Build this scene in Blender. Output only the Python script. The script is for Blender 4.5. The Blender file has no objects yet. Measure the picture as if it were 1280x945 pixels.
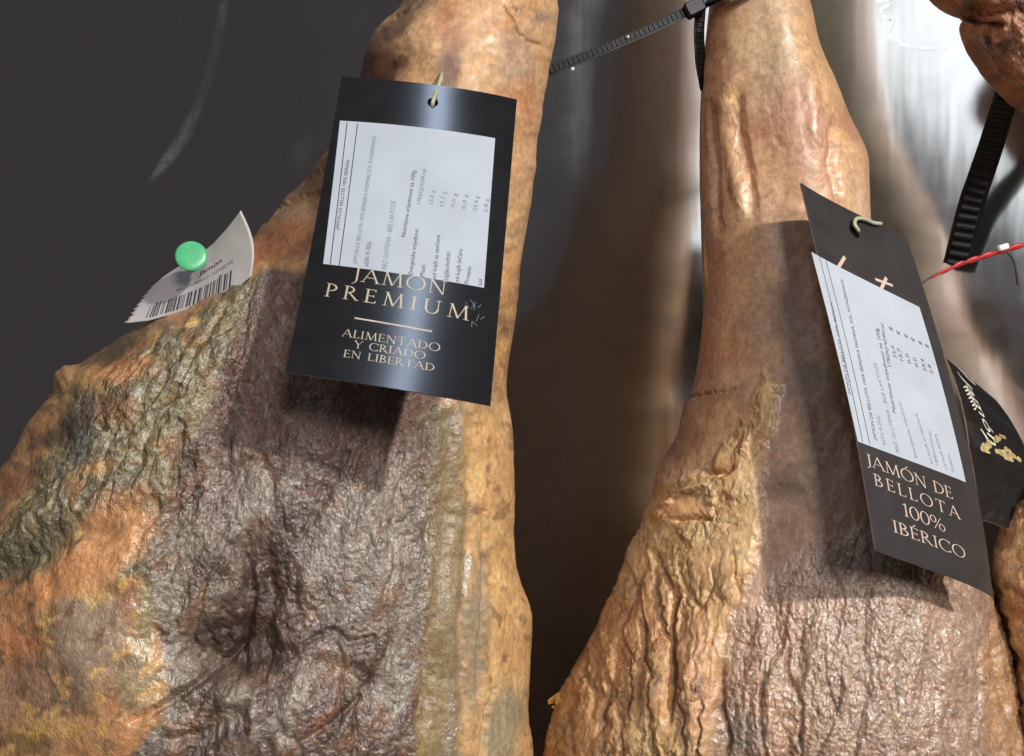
import bpy, math, random
import numpy as np
from mathutils import Vector

# ------------------------------------------------------------------ camera, light, exposure
F = 1300.0                                   # focal length in photo pixels (photo 1280 x 945)
CAMZ = 1.30
scene = bpy.context.scene
col = scene.collection
cam_data = bpy.data.cameras.new('camera')
cam_data.sensor_width = 36.0
cam_data.lens = 36.0 * F / 1280.0
cam_data.clip_start = 0.01
cam_data.clip_end = 50
cam = bpy.data.objects.new('camera', cam_data)
cam.location = (0, 0, CAMZ)
cam.rotation_euler = (math.radians(90), 0, 0)
col.objects.link(cam)
scene.camera = cam

world = bpy.data.worlds.new('World')
scene.world = world
world.use_nodes = True
bg = world.node_tree.nodes['Background']
bg.inputs[0].default_value = (1.0, 0.89, 0.94, 1)
bg.inputs[1].default_value = 0.058


def area(name, loc, target, sx, sy, power, color):
    d = bpy.data.lights.new(name, 'AREA')
    d.shape = 'RECTANGLE'
    d.size = sx
    d.size_y = sy
    d.energy = power
    d.color = color
    o = bpy.data.objects.new(name, d)
    o.location = loc
    o.rotation_euler = (Vector(target) - Vector(loc)).to_track_quat('-Z', 'Y').to_euler()
    col.objects.link(o)
    return o


area('ceiling_lamp_key', (0.98, -0.95, CAMZ + 0.80), (0, 0.4, CAMZ), 0.07, 0.07, 31, (1.0, 0.96, 0.90))
area('ceiling_lamp_second', (0.36, -1.00, CAMZ + 0.46), (0, 0.4, CAMZ), 0.26, 0.26, 9.0, (1.0, 0.97, 0.93))
area('shop_window_light', (-0.775, -1.00, CAMZ + 0.66), (0.10, 0.55, CAMZ + 0.02), 0.20, 0.78, 1.05, (0.90, 0.97, 1.0))
tube_lamp = area('ceiling_tube_lamp', (-0.21, -0.25, CAMZ + 1.12), (0.0, 0.40, CAMZ), 0.07, 0.75, 2.4, (0.64, 0.77, 1.0))
tube_lamp.rotation_euler = (0, 0, math.radians(-22))

scene.view_settings.view_transform = 'Standard'
scene.view_settings.look = 'None'
scene.view_settings.exposure = 0.0
scene.view_settings.gamma = 1.0


# ------------------------------------------------------------------ helpers
def P(px, py, d):
    """point that stands d metres in front of the lens, seen at photo pixel (px, py)"""
    return np.stack([(np.asarray(px, float) - 640.0) / F * d, np.asarray(d, float) + 0 * np.asarray(px, float),
                     CAMZ - (np.asarray(py, float) - 472.5) / F * d], -1)


def pv(px, py, d):
    return np.array(P(px, py, d), float)


def lin(r, g, b):
    c = np.array([r, g, b], float) / 255.0
    return np.where(c <= 0.04045, c / 12.92, ((c + 0.055) / 1.055) ** 2.4)


def mesh_obj(name, verts, faces, mat=None, parent=None, smooth=True):
    me = bpy.data.meshes.new(name)
    verts = np.asarray(verts, float)
    if isinstance(faces, np.ndarray):
        n = len(faces)
        k = faces.shape[1]
        me.vertices.add(len(verts))
        me.vertices.foreach_set('co', verts.astype(np.float32).ravel())
        me.loops.add(n * k)
        me.loops.foreach_set('vertex_index', faces.astype(np.int32).ravel())
        me.polygons.add(n)
        me.polygons.foreach_set('loop_start', (np.arange(n) * k).astype(np.int32))
        me.polygons.foreach_set('loop_total', np.full(n, k, np.int32))
        me.update(calc_edges=True)
        me.validate()
    else:
        me.from_pydata([tuple(v) for v in verts], [], faces)
        me.update()
    if smooth:
        me.polygons.foreach_set('use_smooth', np.ones(len(me.polygons), bool))
    if mat:
        me.materials.append(mat)
    o = bpy.data.objects.new(name, me)
    col.objects.link(o)
    if parent:
        o.parent = parent
        o.matrix_parent_inverse = parent.matrix_world.inverted()
    return o


def empty(name, loc=(0, 0, 0)):
    o = bpy.data.objects.new(name, None)
    o.empty_display_size = 0.02
    o.location = tuple(loc)
    col.objects.link(o)
    bpy.context.view_layer.update()
    return o


def tag(o, label=None, cat=None, group=None, kind=None):
    for k, v in (('label', label), ('category', cat), ('group', group), ('kind', kind)):
        if v:
            o[k] = v
    return o


def grid_faces(nr, nc, wrap=False):
    r = np.arange(nr - 1)[:, None]
    c = np.arange(nc if wrap else nc - 1)[None, :]
    c2 = (c + 1) % nc
    return np.stack([r * nc + c, (r + 1) * nc + c, (r + 1) * nc + c2, r * nc + c2], -1).reshape(-1, 4)


# ---- noise in numpy
def _hash(ix, iy, seed):
    h = (ix.astype(np.int64) * 374761393 + iy.astype(np.int64) * 668265263 + seed * 974711) & 0xffffffff
    h = ((h ^ (h >> 13)) * 1274126177) & 0xffffffff
    return (h ^ (h >> 16)) & 0xffffffff


def perlin(x, y, seed=0):
    ix, iy = np.floor(x), np.floor(y)
    fx, fy = x - ix, y - iy
    ux = fx * fx * fx * (fx * (fx * 6 - 15) + 10)
    uy = fy * fy * fy * (fy * (fy * 6 - 15) + 10)

    def gr(dx, dy):
        a = _hash(ix + dx, iy + dy, seed) / 4294967296.0 * 2 * np.pi
        return np.cos(a) * (fx - dx) + np.sin(a) * (fy - dy)
    a = gr(0, 0) * (1 - ux) + gr(1, 0) * ux
    b = gr(0, 1) * (1 - ux) + gr(1, 1) * ux
    return (a * (1 - uy) + b * uy) * 1.5


def fbm(x, y, seed=0, octv=4, gain=0.5):
    s, a, t = 0, 1.0, 0
    for i in range(octv):
        s = s + a * perlin(x * 2 ** i, y * 2 ** i, seed + i * 17)
        t += a
        a *= gain
    return s / t


def ridged(x, y, seed=0, octv=3, gain=0.5):
    s, a, t = 0, 1.0, 0
    for i in range(octv):
        s = s + a * (1 - np.abs(perlin(x * 2 ** i, y * 2 ** i, seed + i * 31)) * 1.6)
        t += a
        a *= gain
    return s / t


def worley(x, y, seed=0):
    ix, iy = np.floor(x), np.floor(y)
    f1 = np.full(x.shape, 9.0)
    f2 = np.full(x.shape, 9.0)
    cid = np.zeros(x.shape)
    for dx in (-1, 0, 1):
        for dy in (-1, 0, 1):
            h = _hash(ix + dx, iy + dy, seed)
            qx = ix + dx + (h & 0xffff) / 65536.0
            qy = iy + dy + (h >> 16) / 65536.0
            d = np.hypot(x - qx, y - qy)
            new = d < f1
            f2 = np.where(new, f1, np.minimum(f2, d))
            cid = np.where(new, (h & 0xff) / 255.0, cid)
            f1 = np.where(new, d, f1)
    return f1, f2, cid


def sst(a, b, x):
    t = np.clip((x - a) / (b - a), 0, 1)
    return t * t * (3 - 2 * t)


def blob(u, v, cx, cy, rx, ry, ang=0, soft=0.5):
    c, s = math.cos(math.radians(ang)), math.sin(math.radians(ang))
    a = ((u - cx) * c + (v - cy) * s) / rx
    b = (-(u - cx) * s + (v - cy) * c) / ry
    r = np.sqrt(a * a + b * b)
    return 1 - sst(1 - soft, 1 + soft, r)


def pdist(u, v, pts):
    """distance to a polyline, its arc fraction at the nearest point and the signed side"""
    best = np.full(u.shape, 1e9)
    arc = np.zeros(u.shape)
    side = np.zeros(u.shape)
    pts = np.array(pts, float)
    seg = np.hypot(*(pts[1:] - pts[:-1]).T)
    tot = seg.sum()
    acc = 0
    for (ax, ay), (bx, by), L in zip(pts[:-1], pts[1:], seg):
        dx, dy = bx - ax, by - ay
        t = np.clip(((u - ax) * dx + (v - ay) * dy) / (L * L), 0, 1)
        d = np.hypot(u - ax - t * dx, v - ay - t * dy)
        m = d < best
        best = np.where(m, d, best)
        arc = np.where(m, (acc + t * L) / tot, arc)
        side = np.where(m, np.sign(dx * (v - ay) - dy * (u - ax)), side)
        acc += L
    return best, arc, side


def inside(u, v, pts, soft=8):
    """soft polygon mask"""
    pts = np.array(pts, float)
    ins = np.zeros(u.shape, bool)
    j = len(pts) - 1
    for i in range(len(pts)):
        xi, yi = pts[i]
        xj, yj = pts[j]
        if yi != yj:
            c = ((yi > v) != (yj > v)) & (u < (xj - xi) * (v - yi) / (yj - yi) + xi)
            ins ^= c
        j = i
    d, _, _ = pdist(u, v, np.vstack([pts, pts[:1]]))
    return sst(-soft, soft, np.where(ins, d, -d))


def mixc(c, m, new):
    new = np.asarray(new)
    m = np.clip(m, 0, 1)[..., None]
    return c * (1 - m) + new * m


def curve_y(pts, v):
    """smooth x(v) through points (x, v)"""
    pts = sorted(pts, key=lambda p: p[1])
    xs = np.array([p[0] for p in pts], float)
    ys = np.array([p[1] for p in pts], float)
    m = np.gradient(xs, ys)
    i = np.clip(np.searchsorted(ys, v) - 1, 0, len(ys) - 2)
    h = ys[i + 1] - ys[i]
    t = np.clip((v - ys[i]) / h, 0, 1)
    dl = (xs[i + 1] - xs[i]) / h
    m0 = np.clip(m[i], -3 * np.abs(dl) - 0.15, 3 * np.abs(dl) + 0.15)
    m1 = np.clip(m[i + 1], -3 * np.abs(dl) - 0.15, 3 * np.abs(dl) + 0.15)
    return ((2 * t ** 3 - 3 * t ** 2 + 1) * xs[i] + (t ** 3 - 2 * t ** 2 + t) * h * m0
            + (-2 * t ** 3 + 3 * t ** 2) * xs[i + 1] + (t ** 3 - t ** 2) * h * m1)


# ------------------------------------------------------------------ materials
def new_mat(name):
    m = bpy.data.materials.new(name)
    m.use_nodes = True
    nt = m.node_tree
    return m, nt, nt.nodes['Principled BSDF']


def simple_mat(name, rgb, rough=0.5, noise=0.15, scale=200.0, metallic=0.0, spec=0.5, bump=0.0, coat=0.0, coat_rough=0.1):
    m, nt, b = new_mat(name)
    tc = nt.nodes.new('ShaderNodeTexCoord')
    nz = nt.nodes.new('ShaderNodeTexNoise')
    nz.inputs['Scale'].default_value = scale
    nz.inputs['Detail'].default_value = 5
    nt.links.new(tc.outputs['Object'], nz.inputs['Vector'])
    mp = nt.nodes.new('ShaderNodeMapRange')
    mp.inputs[1].default_value = 0.3
    mp.inputs[2].default_value = 0.7
    mp.inputs[3].default_value = 1 - noise
    mp.inputs[4].default_value = 1 + noise
    nt.links.new(nz.outputs[0], mp.inputs[0])
    mx = nt.nodes.new('ShaderNodeMix')
    mx.data_type = 'RGBA'
    mx.blend_type = 'MULTIPLY'
    mx.inputs[0].default_value = 1
    mx.inputs[6].default_value = (*rgb, 1)
    nt.links.new(mp.outputs[0], mx.inputs[7])
    nt.links.new(mx.outputs[2], b.inputs['Base Color'])
    b.inputs['Roughness'].default_value = rough
    b.inputs['Metallic'].default_value = metallic
    b.inputs['Specular IOR Level'].default_value = spec
    b.inputs['Coat Weight'].default_value = coat
    b.inputs['Coat Roughness'].default_value = coat_rough
    if bump:
        bp = nt.nodes.new('ShaderNodeBump')
        bp.inputs['Strength'].default_value = bump
        bp.inputs['Distance'].default_value = 0.0005
        nt.links.new(nz.outputs[0], bp.inputs['Height'])
        nt.links.new(bp.outputs[0], b.inputs['Normal'])
    return m


def ham_material():
    m, nt, b = new_mat('cured_ham_surface')
    N, Lk = nt.nodes, nt.links
    at = N.new('ShaderNodeAttribute')
    at.attribute_name = 'albedo'
    aw = N.new('ShaderNodeAttribute')
    aw.attribute_name = 'wet'
    ag = N.new('ShaderNodeAttribute')
    ag.attribute_name = 'grain'
    tc = N.new('ShaderNodeTexCoord')
    n1 = N.new('ShaderNodeTexNoise')
    n1.inputs['Scale'].default_value = 420
    n1.inputs['Detail'].default_value = 8
    n1.inputs['Roughness'].default_value = 0.62
    n2 = N.new('ShaderNodeTexNoise')
    n2.inputs['Scale'].default_value = 120
    n2.inputs['Detail'].default_value = 6
    n2.inputs['Distortion'].default_value = 0.8
    vo = N.new('ShaderNodeTexVoronoi')
    vo.feature = 'DISTANCE_TO_EDGE'
    vo.inputs['Scale'].default_value = 700
    for n in (n1, n2, vo):
        Lk.new(tc.outputs['Object'], n.inputs['Vector'])
    mp = N.new('ShaderNodeMapRange')
    mp.inputs[1].default_value = 0.3
    mp.inputs[2].default_value = 0.7
    mp.inputs[3].default_value = 0.72
    mp.inputs[4].default_value = 1.26
    Lk.new(n1.outputs[0], mp.inputs[0])
    mp2 = N.new('ShaderNodeMapRange')
    mp2.inputs[1].default_value = 0.3
    mp2.inputs[2].default_value = 0.7
    mp2.inputs[3].default_value = 0.84
    mp2.inputs[4].default_value = 1.16
    Lk.new(n2.outputs[0], mp2.inputs[0])
    sp = N.new('ShaderNodeTexNoise')
    sp.inputs['Scale'].default_value = 1100
    sp.inputs['Detail'].default_value = 4
    sp.inputs['Roughness'].default_value = 0.7
    Lk.new(tc.outputs['Object'], sp.inputs['Vector'])
    spr = N.new('ShaderNodeMapRange')
    spr.inputs[1].default_value = 0.36
    spr.inputs[2].default_value = 0.66
    spr.inputs[3].default_value = -0.42
    spr.inputs[4].default_value = 0.42
    Lk.new(sp.outputs[0], spr.inputs[0])
    spm = N.new('ShaderNodeMath')
    spm.operation = 'MULTIPLY_ADD'
    spm.inputs[2].default_value = 1.0
    Lk.new(spr.outputs[0], spm.inputs[0])
    Lk.new(ag.outputs['Fac'], spm.inputs[1])
    mul0 = N.new('ShaderNodeMath')
    mul0.operation = 'MULTIPLY'
    Lk.new(mp.outputs[0], mul0.inputs[0])
    Lk.new(spm.outputs[0], mul0.inputs[1])
    mul = N.new('ShaderNodeMath')
    mul.operation = 'MULTIPLY'
    Lk.new(mul0.outputs[0], mul.inputs[0])
    Lk.new(mp2.outputs[0], mul.inputs[1])
    mx = N.new('ShaderNodeMix')
    mx.data_type = 'RGBA'
    mx.blend_type = 'MULTIPLY'
    mx.inputs[0].default_value = 1
    Lk.new(at.outputs['Color'], mx.inputs[6])
    Lk.new(mul.outputs[0], mx.inputs[7])
    hs = N.new('ShaderNodeHueSaturation')
    hs.inputs['Saturation'].default_value = 0.88
    hs.inputs['Value'].default_value = 1.12
    Lk.new(mx.outputs[2], hs.inputs['Color'])
    Lk.new(hs.outputs[0], b.inputs['Base Color'])
    # roughness: greasy where wet, broken up by noise
    rr = N.new('ShaderNodeMapRange')
    rr.inputs[1].default_value = 0
    rr.inputs[2].default_value = 1
    rr.inputs[3].default_value = 0.70
    rr.inputs[4].default_value = 0.16
    Lk.new(aw.outputs['Fac'], rr.inputs[0])
    ad = N.new('ShaderNodeMath')
    ad.operation = 'MULTIPLY_ADD'
    ad.inputs[1].default_value = 0.35
    Lk.new(n1.outputs[0], ad.inputs[0])
    Lk.new(rr.outputs[0], ad.inputs[2])
    sb = N.new('ShaderNodeMath')
    sb.operation = 'SUBTRACT'
    sb.inputs[1].default_value = 0.17
    Lk.new(ad.outputs[0], sb.inputs[0])
    Lk.new(sb.outputs[0], b.inputs['Roughness'])
    sm = N.new('ShaderNodeMath')
    sm.operation = 'MULTIPLY_ADD'
    sm.inputs[1].default_value = 0.95
    sm.inputs[2].default_value = 0.20
    Lk.new(aw.outputs['Fac'], sm.inputs[0])
    Lk.new(sm.outputs[0], b.inputs['Specular IOR Level'])
    # relief
    hm = N.new('ShaderNodeMath')
    hm.operation = 'MULTIPLY_ADD'
    hm.inputs[1].default_value = 0.6
    Lk.new(n1.outputs[0], hm.inputs[0])
    cl = N.new('ShaderNodeMath')
    cl.operation = 'MINIMUM'
    cl.inputs[1].default_value = 0.12
    Lk.new(vo.outputs['Distance'], cl.inputs[0])
    c2 = N.new('ShaderNodeMath')
    c2.operation = 'MULTIPLY'
    c2.inputs[1].default_value = 0.35
    Lk.new(cl.outputs[0], c2.inputs[0])
    Lk.new(c2.outputs[0], hm.inputs[2])
    # fine crinkles: folds of a noise, stretched downwards
    mg = N.new('ShaderNodeMapping')
    mg.inputs['Scale'].default_value = (1, 1, 0.62)
    Lk.new(tc.outputs['Object'], mg.inputs[0])
    cur = hm.outputs[0]
    for scl, wgt in ((330, 1.5), (720, 0.8)):
        nn = N.new('ShaderNodeTexNoise')
        nn.inputs['Scale'].default_value = scl
        nn.inputs['Detail'].default_value = 3
        nn.inputs['Distortion'].default_value = 0.6
        Lk.new(mg.outputs[0], nn.inputs['Vector'])
        s1 = N.new('ShaderNodeMath')
        s1.operation = 'SUBTRACT'
        s1.inputs[1].default_value = 0.5
        Lk.new(nn.outputs[0], s1.inputs[0])
        s2 = N.new('ShaderNodeMath')
        s2.operation = 'ABSOLUTE'
        Lk.new(s1.outputs[0], s2.inputs[0])
        s4 = N.new('ShaderNodeMath')
        s4.operation = 'MINIMUM'
        s4.inputs[1].default_value = 0.13
        Lk.new(s2.outputs[0], s4.inputs[0])
        s3 = N.new('ShaderNodeMath')
        s3.operation = 'MULTIPLY_ADD'
        s3.inputs[1].default_value = wgt * 2
        Lk.new(s4.outputs[0], s3.inputs[0])
        Lk.new(cur, s3.inputs[2])
        cur = s3.outputs[0]
    bs = N.new('ShaderNodeMath')
    bs.operation = 'MULTIPLY'
    Lk.new(cur, bs.inputs[0])
    Lk.new(ag.outputs['Fac'], bs.inputs[1])
    bp = N.new('ShaderNodeBump')
    bp.inputs['Strength'].default_value = 1.0
    bp.inputs['Distance'].default_value = 0.0009
    Lk.new(bs.outputs[0], bp.inputs['Height'])
    Lk.new(bp.outputs[0], b.inputs['Normal'])
    cw = N.new('ShaderNodeMath')
    cw.operation = 'MULTIPLY'
    Lk.new(aw.outputs['Fac'], cw.inputs[0])
    Lk.new(mp2.outputs[0], cw.inputs[1])
    cw2 = N.new('ShaderNodeMath')
    cw2.operation = 'MULTIPLY'
    cw2.use_clamp = True
    cw2.inputs[1].default_value = 0.5
    Lk.new(cw.outputs[0], cw2.inputs[0])
    Lk.new(cw2.outputs[0], b.inputs['Coat Weight'])
    b.inputs['Coat Roughness'].default_value = 0.30
    b.inputs['Coat IOR'].default_value = 1.55
    bc = N.new('ShaderNodeBump')
    bc.inputs['Strength'].default_value = 0.6
    bc.inputs['Distance'].default_value = 0.0006
    Lk.new(bs.outputs[0], bc.inputs['Height'])
    Lk.new(bc.outputs[0], b.inputs['Coat Normal'])
    return m


M_HAM = ham_material()
M_CARD = simple_mat('black_card', (0.034, 0.030, 0.031), 0.42, 0.2, 90, spec=0.5)  # base raised above black to stand in for the ceiling's reflection
M_CARD_GLOSS = simple_mat('black_gloss_card', (0.013, 0.013, 0.014), 0.15, 0.2, 90, spec=0.65)
M_EDGE = simple_mat('card_edge', (0.32, 0.29, 0.26), 0.8, 0.3, 400)
M_STICK = simple_mat('sticker_paper', (0.46, 0.50, 0.56), 0.6, 0.06, 60, spec=0.3)
M_INK = simple_mat('print_ink', (0.05, 0.055, 0.075), 0.6, 0.4, 900)
M_INKG = simple_mat('faint_print_ink', (0.20, 0.23, 0.28), 0.6, 0.4, 900)
M_FOIL = simple_mat('gold_foil', (0.60, 0.50, 0.36), 0.40, 0.12, 200, metallic=0.35)
M_COPPER = simple_mat('copper_print', (0.62, 0.48, 0.40), 0.5, 0.1, 200, metallic=0.0)
M_GOLD = simple_mat('gold_print', (0.42, 0.33, 0.15), 0.45, 0.4, 500, metallic=0.3)
M_PALE = simple_mat('pale_print', (0.60, 0.57, 0.48), 0.5, 0.2, 500)
M_WHITE = simple_mat('label_paper', (0.58, 0.54, 0.52), 0.65, 0.06, 80, spec=0.3)
M_GREEN = simple_mat('green_plastic', (0.075, 0.46, 0.20), 0.32, 0.08, 120, spec=0.5)
M_TIE = simple_mat('pale_plastic_tie', (0.42, 0.44, 0.30), 0.35, 0.15, 200)
M_BLACK = simple_mat('black_nylon', (0.008, 0.009, 0.011), 0.42, 0.4, 300, spec=0.4)
M_RED = simple_mat('red_plastic', (0.50, 0.035, 0.035), 0.35, 0.2, 300)
M_WIRE = simple_mat('grey_wire', (0.10, 0.10, 0.11), 0.4, 0.2, 300, metallic=0.6)
M_CLEAR = simple_mat('white_plastic', (0.75, 0.76, 0.78), 0.35, 0.1, 300)
M_HOOF = simple_mat('dark_hoof', (0.025, 0.018, 0.014), 0.4, 0.4, 150, bump=0.5)


def panel_material():
    m, nt, b = new_mat('polished_steel')
    N, Lk = nt.nodes, nt.links
    b.inputs['Metallic'].default_value = 1.0
    b.inputs['Base Color'].default_value = (0.60, 0.59, 0.585, 1)
    tc = N.new('ShaderNodeTexCoord')
    mpg = N.new('ShaderNodeMapping')
    mpg.inputs['Scale'].default_value = (1, 1, 0.12)
    nz = N.new('ShaderNodeTexNoise')
    nz.inputs['Scale'].default_value = 16
    nz.inputs['Detail'].default_value = 4
    Lk.new(tc.outputs['Object'], mpg.inputs[0])
    Lk.new(mpg.outputs[0], nz.inputs['Vector'])
    n2 = N.new('ShaderNodeTexNoise')
    n2.inputs['Scale'].default_value = 45
    n2.inputs['Detail'].default_value = 6
    Lk.new(tc.outputs['Object'], n2.inputs['Vector'])
    mr = N.new('ShaderNodeMapRange')
    mr.inputs[1].default_value = 0.3
    mr.inputs[2].default_value = 0.75
    mr.inputs[3].default_value = 0.10
    mr.inputs[4].default_value = 0.16
    Lk.new(n2.outputs[0], mr.inputs[0])
    Lk.new(mr.outputs[0], b.inputs['Roughness'])
    bp = N.new('ShaderNodeBump')
    bp.inputs['Strength'].default_value = 0.12
    bp.inputs['Distance'].default_value = 0.004
    Lk.new(nz.outputs[0], bp.inputs['Height'])
    Lk.new(bp.outputs[0], b.inputs['Normal'])
    # a greasy haze over the polish: a second, wider lobe
    gl = N.new('ShaderNodeBsdfAnisotropic')
    gl.inputs['Color'].default_value = (0.60, 0.59, 0.585, 1)
    gl.inputs['Roughness'].default_value = 0.42
    mxs = N.new('ShaderNodeMixShader')
    mxs.inputs[0].default_value = 0.08
    Lk.new(b.outputs[0], mxs.inputs[1])
    Lk.new(gl.outputs[0], mxs.inputs[2])
    Lk.new(mxs.outputs[0], N['Material Output'].inputs['Surface'])
    return m


M_PANEL = panel_material()


def smear_material():
    m, nt, b = new_mat('grease_smear')
    N, Lk = nt.nodes, nt.links
    b.inputs['Base Color'].default_value = (0.75, 0.78, 0.82, 1)
    b.inputs['Roughness'].default_value = 0.8
    at = N.new('ShaderNodeAttribute')
    at.attribute_name = 'cover'
    tc = N.new('ShaderNodeTexCoord')
    nz = N.new('ShaderNodeTexNoise')
    nz.inputs['Scale'].default_value = 330
    nz.inputs['Detail'].default_value = 6
    Lk.new(tc.outputs['Object'], nz.inputs['Vector'])
    mr = N.new('ShaderNodeMapRange')
    mr.inputs[1].default_value = 0.35
    mr.inputs[2].default_value = 0.68
    mr.inputs[3].default_value = 0.35
    mr.inputs[4].default_value = 1.0
    Lk.new(nz.outputs[0], mr.inputs[0])
    mu = N.new('ShaderNodeMath')
    mu.operation = 'MULTIPLY'
    Lk.new(at.outputs['Fac'], mu.inputs[0])
    Lk.new(mr.outputs[0], mu.inputs[1])
    Lk.new(mu.outputs[0], b.inputs['Alpha'])
    return m


M_SMEAR = smear_material()
M_FILM = M_SMEAR.copy()
M_FILM.name = 'clear_grease_film'
_b = M_FILM.node_tree.nodes['Principled BSDF']
_b.inputs['Metallic'].default_value = 1.0
_b.inputs['Base Color'].default_value = (0.97, 0.98, 1.0, 1)
_b.inputs['Roughness'].default_value = 0.16

# ------------------------------------------------------------------ the steel panel behind the hams
# the sheet is bent: nearly square on at the left, turned further to the left towards its right end
_px = np.linspace(-0.85, 0.75, 800)
_yaw = np.interp(_px, [-0.85, 0.13, 0.175, 0.26, 0.29, 0.36, 0.75], np.radians([19.5, 19.5, 26, 29.5, 29.5, 0, 0]))
_k = np.ones(31) / 31
_yaw = np.convolve(np.pad(_yaw, 15, 'edge'), _k, 'valid')
_py = np.concatenate([[0], -np.cumsum((np.tan(_yaw[1:]) + np.tan(_yaw[:-1])) / 2 * np.diff(_px))])
_py += 0.602 - np.interp(0.10, _px, _py)


def panel_y(x, z):
    k = -0.13 * (1 - sst(-0.02, 0.17, z - CAMZ)) + 0.010 * np.sin((z - CAMZ) * 34 + 1.0)
    rp = np.clip(x - 0.15, 0, 0.16)
    rp = rp * rp / (rp + 0.02)
    return (np.interp(x, _px, _py) + k * rp + 0.0004 * np.sin(x * 17 + 0.6) - 0.00025 * np.exp(-((x - 0.030) / 0.012) ** 2)
            + 0.0009 * np.sin((z - CAMZ) * 6 + x * 3))


def on_panel(px, py, off=0.0005):
    d = 0.6
    for _ in range(30):
        q = pv(px, py, d)
        d += 0.7 * (float(panel_y(q[0], q[2])) - d)
    return pv(px, py, d) + np.array([0, -off, 0])


na, nz_ = 420, 60
A, Zg = np.meshgrid(np.linspace(-0.80, 0.70, na), np.linspace(-0.60, 0.60, nz_) + CAMZ)
pts = np.stack([A, panel_y(A, Zg), Zg], -1)
pf = pts.reshape(-1, 3)
pb = pf + np.array([0, 0.012, 0])
nv = len(pf)
gf = grid_faces(nz_, na)
rim = np.concatenate([np.arange(na), np.arange(1, nz_) * na + na - 1, (nz_ - 1) * na + np.arange(na - 2, -1, -1),
                      np.arange(nz_ - 2, 0, -1) * na])
rf = np.stack([rim, np.roll(rim, -1), np.roll(rim, -1) + nv, rim + nv], -1)
panel = mesh_obj('back_panel', np.vstack([pf, pb]), np.vstack([gf[:, ::-1], gf + nv, rf]), M_PANEL)
tag(panel, 'polished stainless steel panel behind the hanging hams', None, None, 'structure')


def smear(name, pts, widths, cover, mat):
    n = 60
    t = np.linspace(0, 1, n)
    pts = np.array(pts, float)
    s = np.concatenate([[0], np.cumsum(np.hypot(*(pts[1:] - pts[:-1]).T))])
    s /= s[-1]
    x = np.interp(t, s, pts[:, 0])
    y = np.interp(t, s, pts[:, 1])
    for _ in range(3):
        x[1:-1] = (x[:-2] + 2 * x[1:-1] + x[2:]) / 4
        y[1:-1] = (y[:-2] + 2 * y[1:-1] + y[2:]) / 4
    w = np.interp(t, np.linspace(0, 1, len(widths)), widths)
    cv = np.interp(t, np.linspace(0, 1, len(cover)), cover)
    dx, dy = np.gradient(x), np.gradient(y)
    L = np.hypot(dx, dy)
    nx, ny = -dy / L, dx / L
    V, C = [], []
    for i in range(n):
        for k in range(-4, 5):
            V.append(on_panel(x[i] + nx[i] * w[i] * k / 4, y[i] + ny[i] * w[i] * k / 4))
            C.append(cv[i] * (1 - (abs(k) / 4) ** 1.5) * min(1, i / 4, (n - 1 - i) / 4))
    o = mesh_obj(name, np.array(V), grid_faces(n, 9), mat, panel)
    at = o.data.attributes.new('cover', 'FLOAT', 'POINT')
    at.data.foreach_set('value', np.array(C, np.float32))
    return o


smear('smear', [(282, -10), (276, 30), (266, 80), (250, 130), (228, 175), (200, 212), (183, 232)], [6, 9, 9, 8, 10, 9, 4],
      [0.22, 0.07, 0.03, 0.07, 0.16, 0.24, 0.02], M_SMEAR)
smear('smear', [(1090, -14), (1098, 4), (1118, -2), (1112, 6), (1098, 12), (1106, 24), (1118, 22), (1110, 34), (1112, 48), (1124, 56),
                (1145, 60), (1172, 61), (1200, 58)], [3, 4, 4, 4, 4, 5, 4, 5, 4, 4, 3, 3, 2], [0.9, 1, 1, 1, 1, 0.9, 0.7, 0.3], M_FILM)
smear('smear', [(365, 215), (378, 185), (395, 170)], [14, 16, 12], [0.02, 0.06, 0.02], M_SMEAR)


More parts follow.
